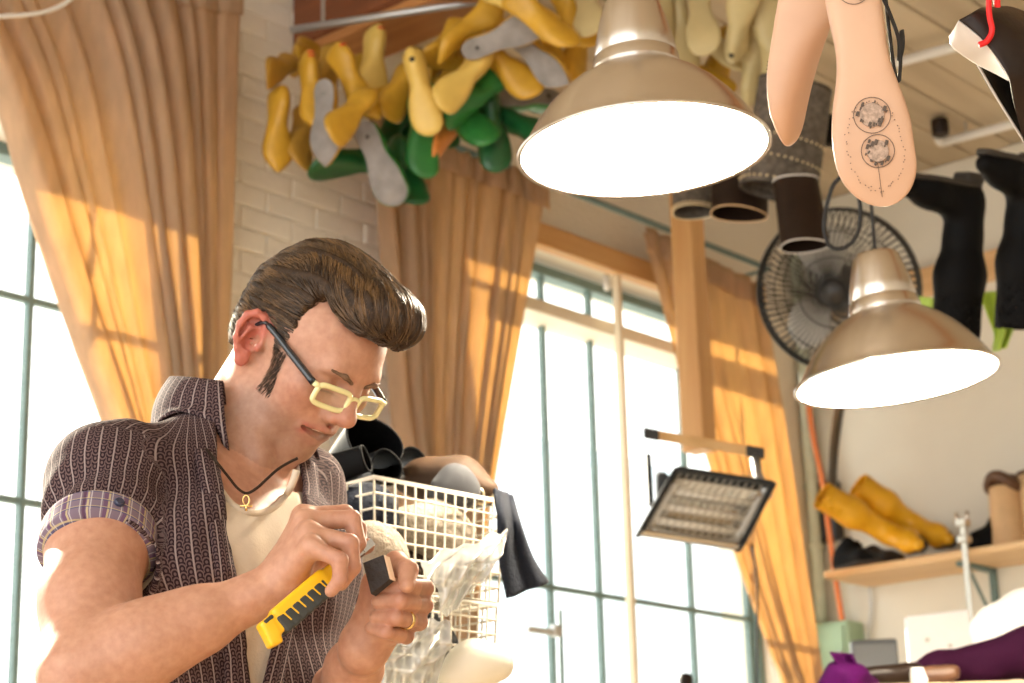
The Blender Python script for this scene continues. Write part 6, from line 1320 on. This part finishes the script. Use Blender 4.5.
# ================================================================== knife and leather in the hands
M['knife_yellow'] = mat('yellow_knife_body', (.85, .47, .01), .35); M['knife_grip'] = mat('black_rubber_grip', (.035, .037, .035), .55); M['blade'] = mat('steel_blade', (.5, .5, .52), .25, 1.0)
k0, k1 = P(264, 634, 2.035), P(358, 553, 2.112); kx = nrm(k1 - k0); ky = nrm(CR * .64 - CU * .77 - kx * ((CR * .64 - CU * .77) @ kx)); kz = np.cross(kx, ky); kz = kz if kz @ CF < 0 else -kz; KL = np.linalg.norm(k1 - k0)
def kp(a, b, c=0.0): return k0 + kx * a * KL + ky * b + kz * c
th = Thing('utility_knife', 'yellow utility knife with ribbed black grip gripped in the right hand', 'knife', k0)
KA = (kx, ky, kz); sl = Solid(); sl.box(kp(.50, 0), (KL * .49, .0112, .0085), KA, .004, .0035); sl.box(kp(.035, .004), (.0075, .0135, .0085), (nrm(kx + ky * .25), nrm(ky - kx * .25), kz), .004, .003); sl.box(kp(.40, -.002), (KL * .25, .0115, .0085), KA, .006, .003)
sl.half(kp(.93, .004), nrm(kx + ky * .8), .003); solid_part(th, 'body', sl, .0014, M['knife_yellow'])
sl = Solid(); sl.box(kp(.37, .0048), (KL * .25, .0104, .0104), KA, .002, .0035)
for a in np.linspace(.19, .57, 6): sl.cap(kp(a, -.007, .0120), kp(a + .03, .016, .0120), .0021, .0021, .001, '-'); sl.cap(kp(a, .0145, -.02), kp(a, .0145, .02), .0014, .0014, .001, '-')
solid_part(th, 'grip', sl, .0011, M['knife_grip'])
for a in (.035, .075): mb = MB(); mb.rbox(kp(a + .02, -.0085, .006), kx * .0032, ky * .0022, kz * .004, b=.001); th.part('slot', mb, M['knife_grip'])
mb = MB(); mb.rbox(kp(1.0, .0, 0), kx * .006, ky * .006, kz * .005, b=.002); th.part('nose', mb, M['blade']); mb = MB(); mb.box(kp(1.09, .001, 0), kx * .010, ky * .004, kz * .0004); th.part('blade', mb, M['blade'])
M['dark_felt'] = mat('dark_heel_leather', (.018, .012, .012), .6, bump=.3, bscale=150); M['cut_edge'] = mat('tan_cut_edge', (.74, .52, .36), .7)
q = [P(363, 563, 2.10), P(383, 555, 2.098), P(389, 579, 2.095), P(371, 594, 2.10)]; lc = sum(q) / 4; th = Thing('leather_piece', 'small dark leather block with pale cut edge pinched in the left fist', 'leather', lc)
n_ = nrm(np.cross(q[1] - q[0], q[3] - q[0])); n_ = n_ if n_ @ CF > 0 else -n_; dep = n_ * .004 + CR * .0045 - CU * .003
mb = MB(); mb.add(q + [p + dep for p in q], [(0, 1, 2, 3), (7, 6, 5, 4), (0, 4, 5, 1), (1, 5, 6, 2), (2, 6, 7, 3), (3, 7, 4, 0)]); th.part('block', mb, M['dark_felt'])
e = .0008; mb = MB(); f0 = [q[1] + CR * e, q[1] + dep + CR * e, q[2] + dep + CR * e, q[2] + CR * e]; mb.add(f0 + [p + CR * .0012 for p in f0], [(0, 1, 2, 3), (7, 6, 5, 4), (0, 4, 5, 1), (1, 5, 6, 2), (2, 6, 7, 3), (3, 7, 4, 0)]); th.part('cut_edge', mb, M['cut_edge'])
